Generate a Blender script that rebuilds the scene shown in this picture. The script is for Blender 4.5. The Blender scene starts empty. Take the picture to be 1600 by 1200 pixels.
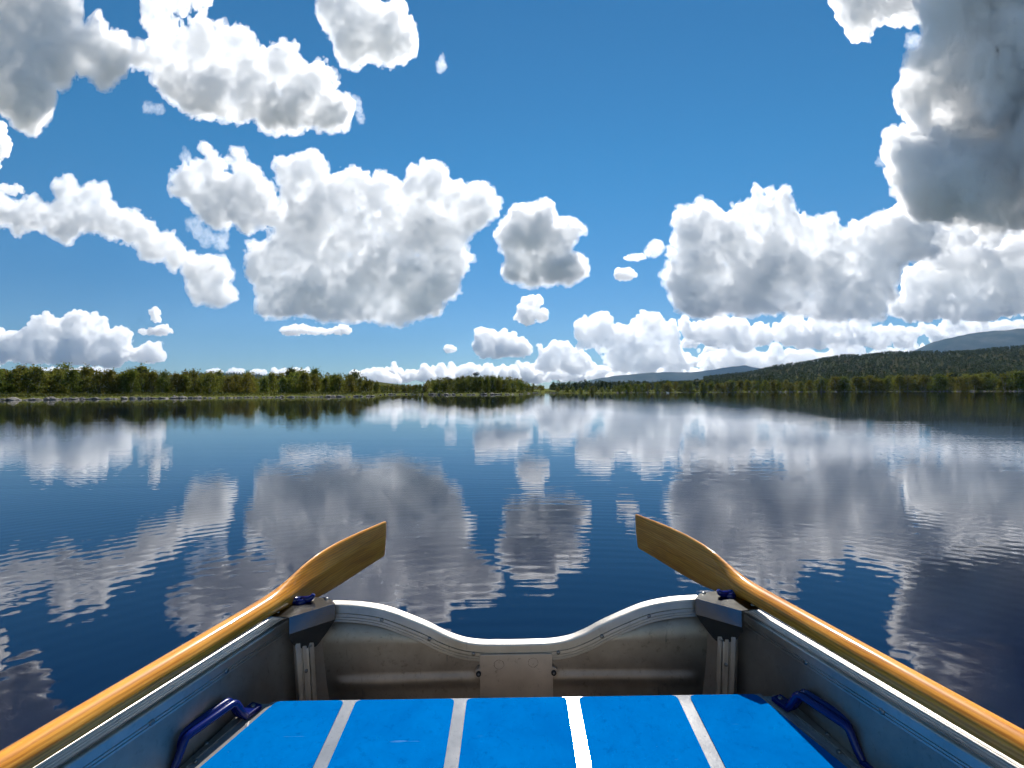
import bpy, bmesh, math, random, time
import numpy as np
from mathutils import Vector, Matrix, Euler

# ------------------------------------------------------------------ camera, sky, sun, exposure
scene = bpy.context.scene
COL = scene.collection
EYE = 1.0                      # metres above the water
FPX = 850.0                    # focal length in pixels of a 1600 px wide frame
cam_data = bpy.data.cameras.new('camera')
cam = bpy.data.objects.new('camera', cam_data)
COL.objects.link(cam)
scene.camera = cam
cam_data.sensor_width = 36.0
cam_data.lens = 36.0 * FPX / 1600.0
cam_data.clip_start = 0.05
cam_data.clip_end = 200000.0
PITCH, ROLL = math.radians(0.8), math.radians(-0.3)
CAM_ROT = Euler((0, 0, 0)).to_matrix() @ Matrix.Rotation(math.radians(90) + PITCH, 3, 'X') @ Matrix.Rotation(ROLL, 3, 'Z')
cam.matrix_world = Matrix.Translation((0, 0, EYE)) @ CAM_ROT.to_4x4()

SUN_EL, SUN_AZ = math.radians(45), math.radians(8)
world = bpy.data.worlds.new("World")
scene.world = world
world.use_nodes = True
wn = world.node_tree
sky = wn.nodes.new('ShaderNodeTexSky')
sky.sky_type = 'NISHITA'
sky.sun_disc = False
sky.sun_elevation = SUN_EL
sky.sun_rotation = SUN_AZ
sky.altitude = 1000
sky.air_density = 1.1
sky.dust_density = 0.0
sky.ozone_density = 5.0
deep = wn.nodes.new('ShaderNodeMix')          # a polarising filter: less red, more contrast
deep.data_type = 'RGBA'
deep.blend_type = 'MULTIPLY'
deep.inputs['Factor'].default_value = 1.0
deep.inputs['B'].default_value = (0.36 * 0.72, 0.93 * 0.72, 0.72, 1)
gam = wn.nodes.new('ShaderNodeGamma')
gam.inputs['Gamma'].default_value = 1.12
bg = wn.nodes['Background']
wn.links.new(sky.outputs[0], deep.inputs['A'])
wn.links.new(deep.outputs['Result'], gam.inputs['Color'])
tco = wn.nodes.new('ShaderNodeTexCoord')      # pale, slightly warm air towards the horizon
sep = wn.nodes.new('ShaderNodeSeparateXYZ')
ramp = wn.nodes.new('ShaderNodeMapRange')
ramp.interpolation_type = 'SMOOTHSTEP'
ramp.inputs['From Min'].default_value = 0.0
ramp.inputs['From Max'].default_value = 0.42
hz = wn.nodes.new('ShaderNodeMix')
hz.data_type = 'RGBA'
hz.inputs['A'].default_value = (0.39, 0.49, 0.58, 1)
hz.inputs['B'].default_value = (0.36 * 0.72, 0.93 * 0.72, 0.72, 1)
wn.links.new(tco.outputs['Generated'], sep.inputs[0])
wn.links.new(sep.outputs['Z'], ramp.inputs['Value'])
wn.links.new(ramp.outputs[0], hz.inputs['Factor'])
back = wn.nodes.new('ShaderNodeMapRange')     # sky behind the viewer made brighter and warmer: added fill for the boat
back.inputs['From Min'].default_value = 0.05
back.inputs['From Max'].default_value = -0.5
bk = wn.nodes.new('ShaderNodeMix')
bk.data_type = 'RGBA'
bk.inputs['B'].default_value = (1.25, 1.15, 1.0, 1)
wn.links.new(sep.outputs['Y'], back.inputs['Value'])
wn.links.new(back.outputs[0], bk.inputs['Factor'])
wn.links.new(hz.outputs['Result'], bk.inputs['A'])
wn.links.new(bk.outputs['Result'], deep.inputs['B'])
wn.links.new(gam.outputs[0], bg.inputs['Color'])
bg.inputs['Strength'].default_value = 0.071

sun_data = bpy.data.lights.new('sun', 'SUN')
sun_data.energy = 5.0
sun_data.angle = math.radians(0.53)
sun_data.color = (1.0, 0.95, 0.88)
sun = bpy.data.objects.new('sun', sun_data)
COL.objects.link(sun)
SUN_DIR = Vector((math.sin(SUN_AZ) * math.cos(SUN_EL), math.cos(SUN_AZ) * math.cos(SUN_EL), math.sin(SUN_EL)))
sun.rotation_euler = SUN_DIR.to_track_quat('Z', 'Y').to_euler()
sun.location = (0, 0, 50)

scene.view_settings.view_transform = 'Standard'
scene.view_settings.look = 'None'
scene.view_settings.exposure = 0.5
scene.view_settings.gamma = 1.0
cy = scene.cycles
cy.max_bounces = 32
cy.diffuse_bounces = 3
cy.glossy_bounces = 5
cy.transmission_bounces = 4
cy.volume_bounces = 22
cy.transparent_max_bounces = 64
cy.use_adaptive_sampling = True
cy.adaptive_threshold = 0.05
cy.adaptive_min_samples = 24
cy.sample_clamp_indirect = 6.0
cy.caustics_reflective = False
cy.caustics_refractive = False


def ray(px, py):
    """Direction through a point of the 1600x1200 frame, scaled to one metre of depth."""
    v = CAM_ROT @ Vector(((px - 800) / FPX, (600 - py) / FPX, -1.0))
    return v / v.y


def at(px, py, depth):
    return Vector((0, 0, EYE)) + ray(px, py) * depth


def on_level(px, py, z):
    r = ray(px, py)
    return Vector((0, 0, EYE)) + r * ((z - EYE) / r.z)


def tag(o, label=None, cat=None, group=None, kind=None):
    if label: o['label'] = label
    if cat: o['category'] = cat
    if group: o['group'] = group
    if kind: o['kind'] = kind
    return o


def mesh_from_arrays(name, verts, quads):
    me = bpy.data.meshes.new(name)
    n, m = len(verts), len(quads)
    k = quads.shape[1]
    me.vertices.add(n)
    me.vertices.foreach_set('co', np.asarray(verts, np.float32).ravel())
    me.loops.add(m * k)
    me.loops.foreach_set('vertex_index', np.asarray(quads, np.int32).ravel())
    me.polygons.add(m)
    me.polygons.foreach_set('loop_start', np.arange(0, m * k, k, dtype=np.int32))
    me.update(calc_edges=True)
    return me

# ------------------------------------------------------------------ clouds
def lattice_noise(rng, shape, cell):
    """Smooth value noise in -1..1 on a grid: a random lattice, upsampled axis by axis."""
    a = rng.uniform(-1, 1, [int(s / cell) + 3 for s in shape]).astype(np.float32)
    for ax, s in enumerate(shape):
        t = np.arange(s, dtype=np.float32) / cell
        i = t.astype(np.int32)
        f = t - i
        f = (f * f * (3 - 2 * f)).astype(np.float32)
        sh = [1, 1, 1]; sh[ax] = s
        f = f.reshape(sh)
        lo = np.take(a, i, axis=ax)
        a = lo + (np.take(a, i + 1, axis=ax) - lo) * f
    return a


def surface_nets(V):
    """Quads around the zero level of a grid."""
    inside = V > 0
    nx, ny, nz = V.shape
    cnt = np.zeros((nx - 1, ny - 1, nz - 1), np.uint8)
    for dx in (0, 1):
        for dy in (0, 1):
            for dz in (0, 1):
                cnt += inside[dx:nx - 1 + dx, dy:ny - 1 + dy, dz:nz - 1 + dz]
    ci = np.argwhere((cnt > 0) & (cnt < 8))
    idx = np.full(cnt.shape, -1, np.int32)
    idx[ci[:, 0], ci[:, 1], ci[:, 2]] = np.arange(len(ci))
    acc = np.zeros((len(ci), 3)); num = np.zeros(len(ci))
    corners = [(a, b, c) for a in (0, 1) for b in (0, 1) for c in (0, 1)]
    for p in corners:
        for ax in range(3):
            if p[ax]: continue
            q = list(p); q[ax] = 1
            va = V[ci[:, 0] + p[0], ci[:, 1] + p[1], ci[:, 2] + p[2]]
            vb = V[ci[:, 0] + q[0], ci[:, 1] + q[1], ci[:, 2] + q[2]]
            m = (va > 0) != (vb > 0)
            t = np.where(m, va / np.where(m, va - vb, 1), 0)
            pt = np.tile(np.array(p, float), (len(ci), 1)); pt[:, ax] = t
            acc[m] += pt[m]; num[m] += 1
    verts = ci + acc / num[:, None]
    quads = []
    for ax in range(3):
        sl0 = [slice(None)] * 3; sl1 = [slice(None)] * 3
        sl0[ax] = slice(0, -1); sl1[ax] = slice(1, None)
        a, b = inside[tuple(sl0)], inside[tuple(sl1)]
        e = np.argwhere(a != b)
        u, w = (ax + 1) % 3, (ax + 2) % 3
        ok = (e[:, u] > 0) & (e[:, w] > 0) & (e[:, u] < V.shape[u] - 1) & (e[:, w] < V.shape[w] - 1)
        e = e[ok]
        flip = a[e[:, 0], e[:, 1], e[:, 2]]
        def cell(du, dw):
            c = e.copy(); c[:, u] += du; c[:, w] += dw
            return idx[c[:, 0], c[:, 1], c[:, 2]]
        q = np.stack([cell(-1, -1), cell(0, -1), cell(0, 0), cell(-1, 0)], 1)
        q[~flip] = q[~flip][:, ::-1]
        quads.append(q)
    return verts, np.concatenate(quads)


def poly_distance(poly, X, Y):
    """Signed distance (positive inside) from grid points to a closed outline."""
    d2 = np.full(X.shape, 1e18); ins = np.zeros(X.shape, bool)
    n = len(poly)
    for i in range(n):
        x0, y0 = poly[i]; x1, y1 = poly[(i + 1) % n]
        ex, ey = x1 - x0, y1 - y0
        t = np.clip(((X - x0) * ex + (Y - y0) * ey) / (ex * ex + ey * ey + 1e-9), 0, 1)
        d2 = np.minimum(d2, (X - x0 - t * ex) ** 2 + (Y - y0 - t * ey) ** 2)
        c = ((y0 <= Y) & (Y < y1)) | ((y1 <= Y) & (Y < y0))
        with np.errstate(divide='ignore', invalid='ignore'):
            xi = x0 + (Y - y0) / (y1 - y0) * ex
        ins ^= c & (X < xi)
    return np.where(ins, 1, -1) * np.sqrt(d2)


def splat(V, c, r, step):
    b = r * 1.35 + step
    lo = np.maximum(np.floor((c - b) / step).astype(int), 0)
    hi = np.minimum(np.ceil((c + b) / step).astype(int) + 1, V.shape)
    if (hi <= lo).any(): return
    g = [((np.arange(lo[k], hi[k]) * step - c[k]) ** 2).astype(np.float32) for k in range(3)]
    d = r - np.sqrt(g[0][:, None, None] + g[1][None, :, None] + g[2][None, None, :])
    s = V[lo[0]:hi[0], lo[1]:hi[1], lo[2]:hi[2]]
    np.maximum(s, d, out=s)


def cloud_mesh(name, poly, dist, seed, thick=1.0, step=2.0, fuzz=1.0, puff=1.0, fringe=False, body=1.0, ragged=1.0, basal=0.8):
    """poly in photo pixels; everything below works in those pixels as a unit of length (one unit = dist / FPX metres).
    Axes of the grid: x right, y away from the viewer, z up."""
    rng = np.random.default_rng(seed)
    P = np.array(poly, float)
    pad = 10 * step ** 0.5 + 6
    x0, x1 = P[:, 0].min() - pad, P[:, 0].max() + pad
    y0, y1 = P[:, 1].min() - pad, P[:, 1].max() + pad
    g = step
    sx_, sz_ = int((x1 - x0) / step) + 1, int((y1 - y0) / step) + 1
    X, Y = np.meshgrid(x0 + np.arange(sx_) * step, y0 + np.arange(sz_) * step, indexing='ij')

    def flat_noise(cell):
        return lattice_noise(rng, (sx_, 1, sz_), max(cell / step, 1.2))[:, 0, :]
    D = poly_distance(P, X, Y)
    size = D.max()
    # break the outline up at several scales
    for cell in (48, 24, 12, 6):
        if cell < size * 1.2:
            # (flat bases stay flatter than the tops)
            D = D + flat_noise(cell) * cell ** 0.8 * 0.62 * ragged * (1.15 - 0.75 * np.clip((Y - P[:, 1].min()) / (P[:, 1].max() - P[:, 1].min() + 1e-6), 0, 1) ** 3)
    dmax = D.max()
    tmax = dmax * 0.9 * thick
    rb = min(dmax, body * (dmax * 0.055 + 6))
    # how far the cloud bulges towards and away from the viewer: heaped unevenly, fullest low down
    low = (Y - P[:, 1].min()) / (P[:, 1].max() - P[:, 1].min() + 1e-6)
    heap = 0.28 + 0.75 * flat_noise(size * 0.5 + 4) + 0.65 * flat_noise(size * 0.24 + 3) + basal * (low - 0.5)
    H = tmax * np.clip(heap, 0.03, 1.3) * np.sqrt(np.clip(D / (size * 0.5), 0, 1)) + 0.5
    bend = flat_noise(size * 0.6 + 4) * tmax * 0.4
    depth = 2 * (tmax * 1.7 + rb * 2.4) + 2 * pad
    shape = (sx_, int(depth / step) + 1, sz_)
    V = np.full(shape, -dmax * 0.6, np.float32)
    mid = depth / 2
    order = np.argwhere(D > 1.0)
    w = D[order[:, 0], order[:, 1]]
    area = len(order) * g * g
    # a lens of vapour behind the lumps keeps the middle closed
    half_t = np.minimum(H, (D - rb * 0.6) * 0.6)[:, ::-1].astype(np.float32)
    yy = np.arange(shape[1], dtype=np.float32) * step
    np.maximum(V, np.maximum(half_t[:, None, :] - np.abs(yy[None, :, None] - mid - bend[:, ::-1][:, None, :].astype(np.float32)), -dmax * 0.6), out=V)
    # bodies: spheres inscribed in the outline, riding on both faces of the lens
    nb = int(np.clip(area / (0.13 * rb * rb), 30, 6000))
    pick = rng.choice(len(order), nb, p=(1 / (w + 14)) / (1 / (w + 14)).sum())
    for k in pick:
        i, j = order[k]
        r = min(D[i, j], rb * rng.uniform(0.45, 1.15)) + 0.4
        yv = mid + bend[i, j] + (1 if rng.random() < 0.5 else -1) * max(0.0, H[i, j] - r * 0.35)
        splat(V, np.array((X[i, j] - x0, yv, y1 - Y[i, j])), r, step)
    # cauliflower: smaller and smaller lumps budding from the surface
    for r_l, dens in ((rb * 0.85, 1.0), (rb * 0.5, 1.3), (rb * 0.30, 1.6), (rb * 0.18, 1.4)):
        r_l *= puff
        if r_l < step * 1.3: break
        sh = np.argwhere(np.abs(V) < step * 0.6)
        n = int(min(20000, dens * len(sh) * step * step / (r_l * r_l * 2.0)))
        if n < 1: continue
        cs = sh[rng.choice(len(sh), n)] * step
        # keep the buds within the outline
        ii = np.clip((cs[:, 0] / g).astype(int), 0, D.shape[0] - 1)
        jj = np.clip(((y1 - y0 - cs[:, 2]) / g).astype(int), 0, D.shape[1] - 1)
        dd = D[ii, jj]
        for c, d_ in zip(cs, dd):
            if d_ < r_l * 0.25: continue
            rr = r_l * rng.uniform(0.55, 1.0)
            splat(V, c.astype(float), rr, step)
    # ragged, torn edges
    amp = 0
    cell = min(dmax * 0.45, rb * 1.6)
    N = np.zeros(shape, np.float32)
    while cell > step * 1.1:
        N += lattice_noise(rng, shape, max(cell / step, 1.1)) * (cell ** 0.6 * rb ** 0.4 * 0.15 * fuzz)
        cell *= 0.5
    V += N - 0.6 * step
    V[0], V[-1], V[:, 0], V[:, -1], V[:, :, 0], V[:, :, -1] = (-step,) * 6
    levels = [V]
    if fringe:
        # thin torn vapour round the dense body
        T = lattice_noise(rng, shape, 9 / step) * 2.6 + lattice_noise(rng, shape, 4.5 / step) * 2.0 + lattice_noise(rng, shape, 2.2 / step) * 1.2
        levels = [V - 1.5, V + 2.5 + T * 1.5]
        W = levels[1]
        W[0], W[-1], W[:, 0], W[:, -1], W[:, :, 0], W[:, :, -1] = (-step,) * 6
    s = dist / FPX
    ctr = np.array(((x0 + x1) / 2 - x0, mid, 0.0))
    base = at((x0 + x1) / 2, y1, dist)
    # turn the grid so that its depth runs along the line of sight in plan
    rr = ray((x0 + x1) / 2, (y0 + y1) / 2); yaw = math.atan2(rr.x, rr.y)
    out = []
    for L_ in levels:
        v, q = surface_nets(L_)
        v = (v * step - ctr) * s
        v[:, 0] += v[:, 1] * math.tan(yaw)
        out.append(mesh_from_arrays(name, v, q))
    return out, base


def cloud_material(mfp):
    m = bpy.data.materials.new('cloud_vapour')
    m.use_nodes = True
    nt = m.node_tree
    nt.nodes.clear()
    out = nt.nodes.new('ShaderNodeOutputMaterial')
    vs = nt.nodes.new('ShaderNodeVolumeScatter')
    vs.inputs['Color'].default_value = (1, 1, 1, 1)
    vs.inputs['Density'].default_value = 1.0 / mfp
    vs.inputs['Anisotropy'].default_value = 0.55
    nt.links.new(vs.outputs[0], out.inputs['Volume'])
    return m


def cloud(label, poly, dist, seed, thick=0.4, step=1.3, mfp=10.0, fuzz=1.0, puff=1.0, group=None, fringe=False, body=1.0, ragged=1.0, basal=0.8):
    (me, *rest), base = cloud_mesh('cloud', poly, dist, seed, thick, step, fuzz, puff, fringe, body, ragged, basal)
    o = bpy.data.objects.new('cloud', me)
    COL.objects.link(o)
    o.location = base
    me.materials.append(cloud_material(mfp * dist / FPX))
    for fm in rest:
        k = bpy.data.objects.new('thin_fringe', fm)
        COL.objects.link(k)
        k.parent = o
        fm.materials.append(cloud_material(22.0 * dist / FPX))
    tag(o, label, 'cloud', group)
    return o

# ------------------------------------------------------------------ materials
def new_mat(name, color, rough=0.5, metal=0.0, **kw):
    m = bpy.data.materials.new(name)
    m.use_nodes = True
    b = m.node_tree.nodes['Principled BSDF']
    b.inputs['Base Color'].default_value = (*color, 1)
    b.inputs['Roughness'].default_value = rough
    b.inputs['Metallic'].default_value = metal
    for k, v in kw.items():
        b.inputs[k.replace('_', ' ')].default_value = v
    return m


def nd(m, kind, **props):
    n = m.node_tree.nodes.new(kind)
    for k, v in props.items():
        if k in n.inputs.keys() if isinstance(k, str) else False:
            n.inputs[k].default_value = v
        else:
            setattr(n, k, v)
    return n


def lk(m, a, b):
    m.node_tree.links.new(a, b)


def coords(m, scale=(1, 1, 1), rot=(0, 0, 0)):
    t = nd(m, 'ShaderNodeTexCoord')
    mp = nd(m, 'ShaderNodeMapping')
    mp.inputs['Scale'].default_value = scale
    mp.inputs['Rotation'].default_value = rot
    lk(m, t.outputs['Object'], mp.inputs['Vector'])
    return mp.outputs['Vector']


def noise(m, vec, scale, detail=4, rough=0.55, dist=0.0):
    n = nd(m, 'ShaderNodeTexNoise')
    n.inputs['Scale'].default_value = scale
    n.inputs['Detail'].default_value = detail
    n.inputs['Roughness'].default_value = rough
    n.inputs['Distortion'].default_value = dist
    lk(m, vec, n.inputs['Vector'])
    return n.outputs['Fac']


def ramp(m, fac, stops):
    r = nd(m, 'ShaderNodeValToRGB')
    e = r.color_ramp.elements
    while len(e) < len(stops):
        e.new(0.5)
    for i, (p, c) in enumerate(stops):
        e[i].position = p
        e[i].color = (*c, 1) if len(c) == 3 else c
    lk(m, fac, r.inputs['Fac'])
    return r.outputs['Color']


def mixc(m, fac, a, b, mode='MIX'):
    n = nd(m, 'ShaderNodeMix')
    n.data_type = 'RGBA'
    n.blend_type = mode
    for sock, v in (('Factor', fac), ('A', a), ('B', b)):
        if isinstance(v, (int, float)):
            n.inputs[sock].default_value = v
        elif isinstance(v, tuple):
            n.inputs[sock].default_value = (*v, 1)
        else:
            lk(m, v, n.inputs[sock])
    return n.outputs['Result']


def bump(m, height, dist, strength=1.0, normal=None):
    b = nd(m, 'ShaderNodeBump')
    b.inputs['Distance'].default_value = dist
    b.inputs['Strength'].default_value = strength
    lk(m, height, b.inputs['Height'])
    if normal is not None:
        lk(m, normal, b.inputs['Normal'])
    return b.outputs['Normal']


def P(m):
    return m.node_tree.nodes['Principled BSDF']


def worn_metal(name, base, dark, rough, brushed=(1, 1, 1), spots=0.5):
    m = new_mat(name, base, rough, 1.0)
    v = coords(m)
    vb = coords(m, brushed)
    n1 = noise(m, v, 9, 6, 0.65)
    n2 = noise(m, v, 60, 5, 0.7)
    n3 = noise(m, vb, 160, 3, 0.6)
    c = ramp(m, n1, [(0.3, dark), (0.68, base)])
    sp = ramp(m, n2, [(0.30, (0.35, 0.35, 0.36)), (0.42, (1, 1, 1))])
    c = mixc(m, spots, c, sp, 'MULTIPLY')
    lk(m, c, P(m).inputs['Base Color'])
    sc = noise(m, coords(m, (60, 60, 9), (0.2, 0.5, 0.3)), 1.0, 2, 0.5, 0.2)
    c = mixc(m, ramp(m, sc, [(0.70, (0, 0, 0)), (0.74, (0.5, 0.5, 0.5))]), c, (0.16, 0.15, 0.14))
    gr = noise(m, coords(m, (1, 1, 1)), 230, 3, 0.7)
    c = mixc(m, ramp(m, gr, [(0.66, (0, 0, 0)), (0.72, (0.6, 0.6, 0.6))]), c, (0.10, 0.095, 0.09))
    lk(m, c, P(m).inputs['Base Color'])
    r = nd(m, 'ShaderNodeMapRange')
    r.inputs['To Min'].default_value = rough * 0.72
    r.inputs['To Max'].default_value = rough * 1.35
    lk(m, n1, r.inputs['Value'])
    lk(m, r.outputs[0], P(m).inputs['Roughness'])
    lk(m, bump(m, n3, 0.0004, 0.5), P(m).inputs['Normal'])
    return m


M = {}
M['sheet'] = worn_metal('dull_aluminium_sheet', (0.45, 0.375, 0.30), (0.29, 0.245, 0.20), 0.44, (1, 1, 14), 0.55)
M['side'] = worn_metal('dull_aluminium_side', (0.42, 0.355, 0.29), (0.28, 0.235, 0.20), 0.42, (1, 1, 10), 0.35)
M['extrusion'] = worn_metal('bright_aluminium_extrusion', (0.60, 0.555, 0.50), (0.40, 0.37, 0.33), 0.40, (20, 1, 20), 0.25)
P(M['side']).inputs['Metallic'].default_value = 0.8
P(M['sheet']).inputs['Metallic'].default_value = 0.85
M['bracket'] = worn_metal('grey_zinc_sheet', (0.20, 0.20, 0.195), (0.13, 0.13, 0.13), 0.24, (1, 1, 1), 0.35)
M['plate'] = worn_metal('scratched_aluminium_plate', (0.60, 0.51, 0.43), (0.44, 0.375, 0.32), 0.52, (30, 1, 1), 0.6)
M['bench'] = worn_metal('bench_aluminium', (0.66, 0.63, 0.59), (0.50, 0.48, 0.45), 0.13, (1, 1, 1), 0.25)
P(M['bench']).inputs['Metallic'].default_value = 0.6
M['bench_dull'] = worn_metal('bench_aluminium_dull', (0.50, 0.49, 0.46), (0.30, 0.29, 0.28), 0.5, (1, 1, 1), 0.5)
P(M['bench_dull']).inputs['Metallic'].default_value = 0.4
M['steel'] = new_mat('dark_steel_screw', (0.25, 0.24, 0.23), 0.3, 1.0)
M['rubber'] = new_mat('black_rubber', (0.01, 0.01, 0.012), 0.6)
M['blue_plastic'] = new_mat('dark_blue_plastic', (0.0015, 0.009, 0.12), 0.25)
m = M['blue_plastic']
lk(m, bump(m, noise(m, coords(m), 350, 2), 0.0003, 0.6), P(m).inputs['Normal'])

m = M['seat'] = new_mat('blue_grip_mat', (0.0, 0.13, 0.5), 0.85, 0.0, Specular_IOR_Level=0.0)
v = coords(m)
g = noise(m, v, 900, 2, 0.7)
n1 = noise(m, v, 7, 5, 0.65, 0.6)
n2 = noise(m, v, 45, 6, 0.75)
c = ramp(m, n1, [(0.3, (0.0, 0.118, 0.40)), (0.7, (0.0, 0.155, 0.48))])
c = mixc(m, 0.6, c, ramp(m, n2, [(0.28, (0.45, 0.5, 0.6)), (0.45, (1, 1, 1)), (0.8, (1.0, 1.0, 1.0))]), 'MULTIPLY')
c = mixc(m, ramp(m, noise(m, v, 260, 2, 0.6), [(0.76, (0, 0, 0)), (0.79, (0.2, 0.2, 0.2))]), c, (0.3, 0.4, 0.5))
scf = noise(m, coords(m, (40, 5, 1), (0, 0, 0.5)), 1.0, 3, 0.6, 0.6)
c = mixc(m, ramp(m, scf, [(0.68, (0, 0, 0)), (0.72, (0.3, 0.3, 0.3))]), c, (0.0, 0.05, 0.22))
scf2 = noise(m, coords(m, (4, 30, 1), (0, 0, -0.3)), 1.3, 3, 0.6, 0.4)
c = mixc(m, ramp(m, scf2, [(0.70, (0, 0, 0)), (0.74, (0.18, 0.18, 0.18))]), c, (0.25, 0.38, 0.55))
spk = noise(m, v, 120, 2, 0.5)
c = mixc(m, ramp(m, spk, [(0.80, (0, 0, 0)), (0.82, (0.8, 0.8, 0.8))]), c, (0.02, 0.025, 0.04))
lk(m, c, P(m).inputs['Base Color'])
lk(m, bump(m, g, 0.0009, 0.8), P(m).inputs['Normal'])

m = M['wood'] = new_mat('varnished_wood', (0.5, 0.22, 0.04), 0.42)
v = coords(m, (9, 0.7, 9))
n1 = noise(m, v, 6, 5, 0.6, 0.8)
wv = nd(m, 'ShaderNodeTexWave')
wv.wave_type = 'BANDS'
wv.bands_direction = 'Z'
wv.inputs['Scale'].default_value = 5.0
wv.inputs['Distortion'].default_value = 7.0
wv.inputs['Detail'].default_value = 3.0
wv.inputs['Detail Scale'].default_value = 1.2
lk(m, v, wv.inputs['Vector'])
c = ramp(m, n1, [(0.25, (0.50, 0.165, 0.018)), (0.5, (0.76, 0.31, 0.036)), (0.75, (0.88, 0.43, 0.07))])
c = mixc(m, 0.55, c, ramp(m, wv.outputs['Fac'], [(0.15, (0.55, 0.45, 0.35)), (0.6, (1, 1, 1))]), 'MULTIPLY')
kn = noise(m, coords(m, (1, 0.45, 1)), 26, 2, 0.5)
c = mixc(m, ramp(m, kn, [(0.74, (0, 0, 0)), (0.80, (0.7, 0.7, 0.7))]), c, (0.12, 0.04, 0.008))
lk(m, c, P(m).inputs['Base Color'])
P(m).inputs['Specular IOR Level'].default_value = 0.1
P(m).inputs['Coat Weight'].default_value = 0.55
P(m).inputs['Coat Roughness'].default_value = 0.09
lk(m, bump(m, noise(m, coords(m, (14, 3, 14)), 5, 4, 0.6), 0.0008, 0.5), P(m).inputs['Normal'])
lk(m, bump(m, noise(m, coords(m, (1, 0.3, 1)), 60, 3, 0.6), 0.0004, 0.5), P(m).inputs['Coat Normal'])


# ------------------------------------------------------------------ mesh builder
class MB:
    def __init__(self):
        self.v, self.f, self.mi, self.sm = [], [], [], []

    def add(self, verts, faces, mi=0, smooth=False):
        o = len(self.v)
        self.v += [tuple(p) for p in verts]
        for f in faces:
            self.f.append([i + o for i in f])
            self.mi.append(mi)
            self.sm.append(smooth)

    def box(self, c, size, rot=None, mi=0):
        R = rot or Matrix.Identity(3)
        h = [s / 2 for s in size]
        vs = [Vector(c) + R @ Vector((a * h[0], b * h[1], d * h[2])) for a in (-1, 1) for b in (-1, 1) for d in (-1, 1)]
        self.add(vs, [(0, 1, 3, 2), (4, 6, 7, 5), (0, 4, 5, 1), (2, 3, 7, 6), (0, 2, 6, 4), (1, 5, 7, 3)], mi)

    def prism(self, top, down, mi=0):
        """A closed slab: an outline (list of points) and the vector to its other face."""
        n = len(top)
        d = Vector(down)
        vs = [Vector(p) for p in top] + [Vector(p) + d for p in top]
        fs = [tuple(range(n)), tuple(range(2 * n - 1, n - 1, -1))]
        fs += [(i, i + n, (i + 1) % n + n, (i + 1) % n) for i in range(n)]
        self.add(vs, fs, mi)

    def loft(self, rings, mi=0, smooth=True, caps=True):
        n = len(rings[0])
        vs = [p for r in rings for p in r]
        fs = []
        for k in range(len(rings) - 1):
            for i in range(n):
                j = (i + 1) % n
                fs.append((k * n + i, k * n + j, (k + 1) * n + j, (k + 1) * n + i))
        self.add(vs, fs, mi, smooth)
        if caps:
            self.add(rings[0], [tuple(range(n - 1, -1, -1))], mi)
            self.add(rings[-1], [tuple(range(n))], mi)

    def sweep(self, path, section, side, up, mi=0, smooth=False):
        """section: (u, w) pairs; side(k), up(k): unit vectors at each path point."""
        self.loft([[Vector(p) + side(k) * u + up(k) * w for u, w in section] for k, p in enumerate(path)], mi, smooth)

    def dome(self, c, n, r, h, mi=0, seg=12):
        n = Vector(n).normalized()
        a = n.orthogonal().normalized()
        b = n.cross(a)
        c = Vector(c)
        rings = []
        for q, hh in ((1.0, -0.002), (1.0, h * 0.35), (0.75, h * 0.8), (0.3, h)):
            rings.append([c + (a * math.cos(t) + b * math.sin(t)) * r * q + n * hh for t in [2 * math.pi * i / seg for i in range(seg)]])
        self.loft(rings, mi, True)

    def tube(self, pts, radii, seg=12, mi=0):
        pts = [Vector(p) for p in pts]
        rings = []
        ref = None
        for k, p in enumerate(pts):
            t = (pts[min(k + 1, len(pts) - 1)] - pts[max(k - 1, 0)]).normalized()
            if ref is None:
                ref = t.orthogonal().normalized()
            ref = (ref - t * ref.dot(t)).normalized()
            b = t.cross(ref)
            r = radii[k] if isinstance(radii, (list, tuple)) else radii
            rings.append([p + (ref * math.cos(q) + b * math.sin(q)) * r for q in [2 * math.pi * i / seg for i in range(seg)]])
        self.loft(rings, mi, True)

    def build(self, name, mats, parent=None, bevel=0.0, weld=False):
        me = bpy.data.meshes.new(name)
        me.from_pydata(self.v, [], self.f)
        me.polygons.foreach_set('material_index', self.mi)
        me.polygons.foreach_set('use_smooth', self.sm)
        bm = bmesh.new()
        bm.from_mesh(me)
        bmesh.ops.remove_doubles(bm, verts=bm.verts, dist=1e-6)
        bmesh.ops.recalc_face_normals(bm, faces=bm.faces)
        bm.to_mesh(me)
        bm.free()
        for mm in (mats if isinstance(mats, (list, tuple)) else [mats]):
            me.materials.append(mm)
        o = bpy.data.objects.new(name, me)
        COL.objects.link(o)
        if parent is not None:
            o.parent = parent
        if bevel:
            b = o.modifiers.new('bevel', 'BEVEL')
            b.width = bevel
            b.segments = 2
            b.limit_method = 'ANGLE'
            b.angle_limit = math.radians(40)
            b.harden_normals = False
        return o


# ------------------------------------------------------------------ the boat
# Boat frame: x to starboard side of the picture, y towards the transom, z up from the waterline;
# the whole boat heels slightly about its long axis.
HEEL = math.radians(-0.55)
heel_matrix = Matrix.Translation((0, 0, EYE)) @ Matrix.Rotation(HEEL, 4, 'Y') @ Matrix.Translation((0, 0, -EYE))
GZ = 0.420                      # gunwale height
TY = 1.530                      # inner face of the transom


def side_x(y):
    """Half width of the hull at its inner skin."""
    if y > 0.9:
        return 0.615 + 0.225 * (1.44 - y)
    t = 0.9 - y
    return 0.7365 + 0.225 * t - 0.085 * t * t


def seat_z(y):
    return 0.275 - 0.087 * (1.30 - y)


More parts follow.
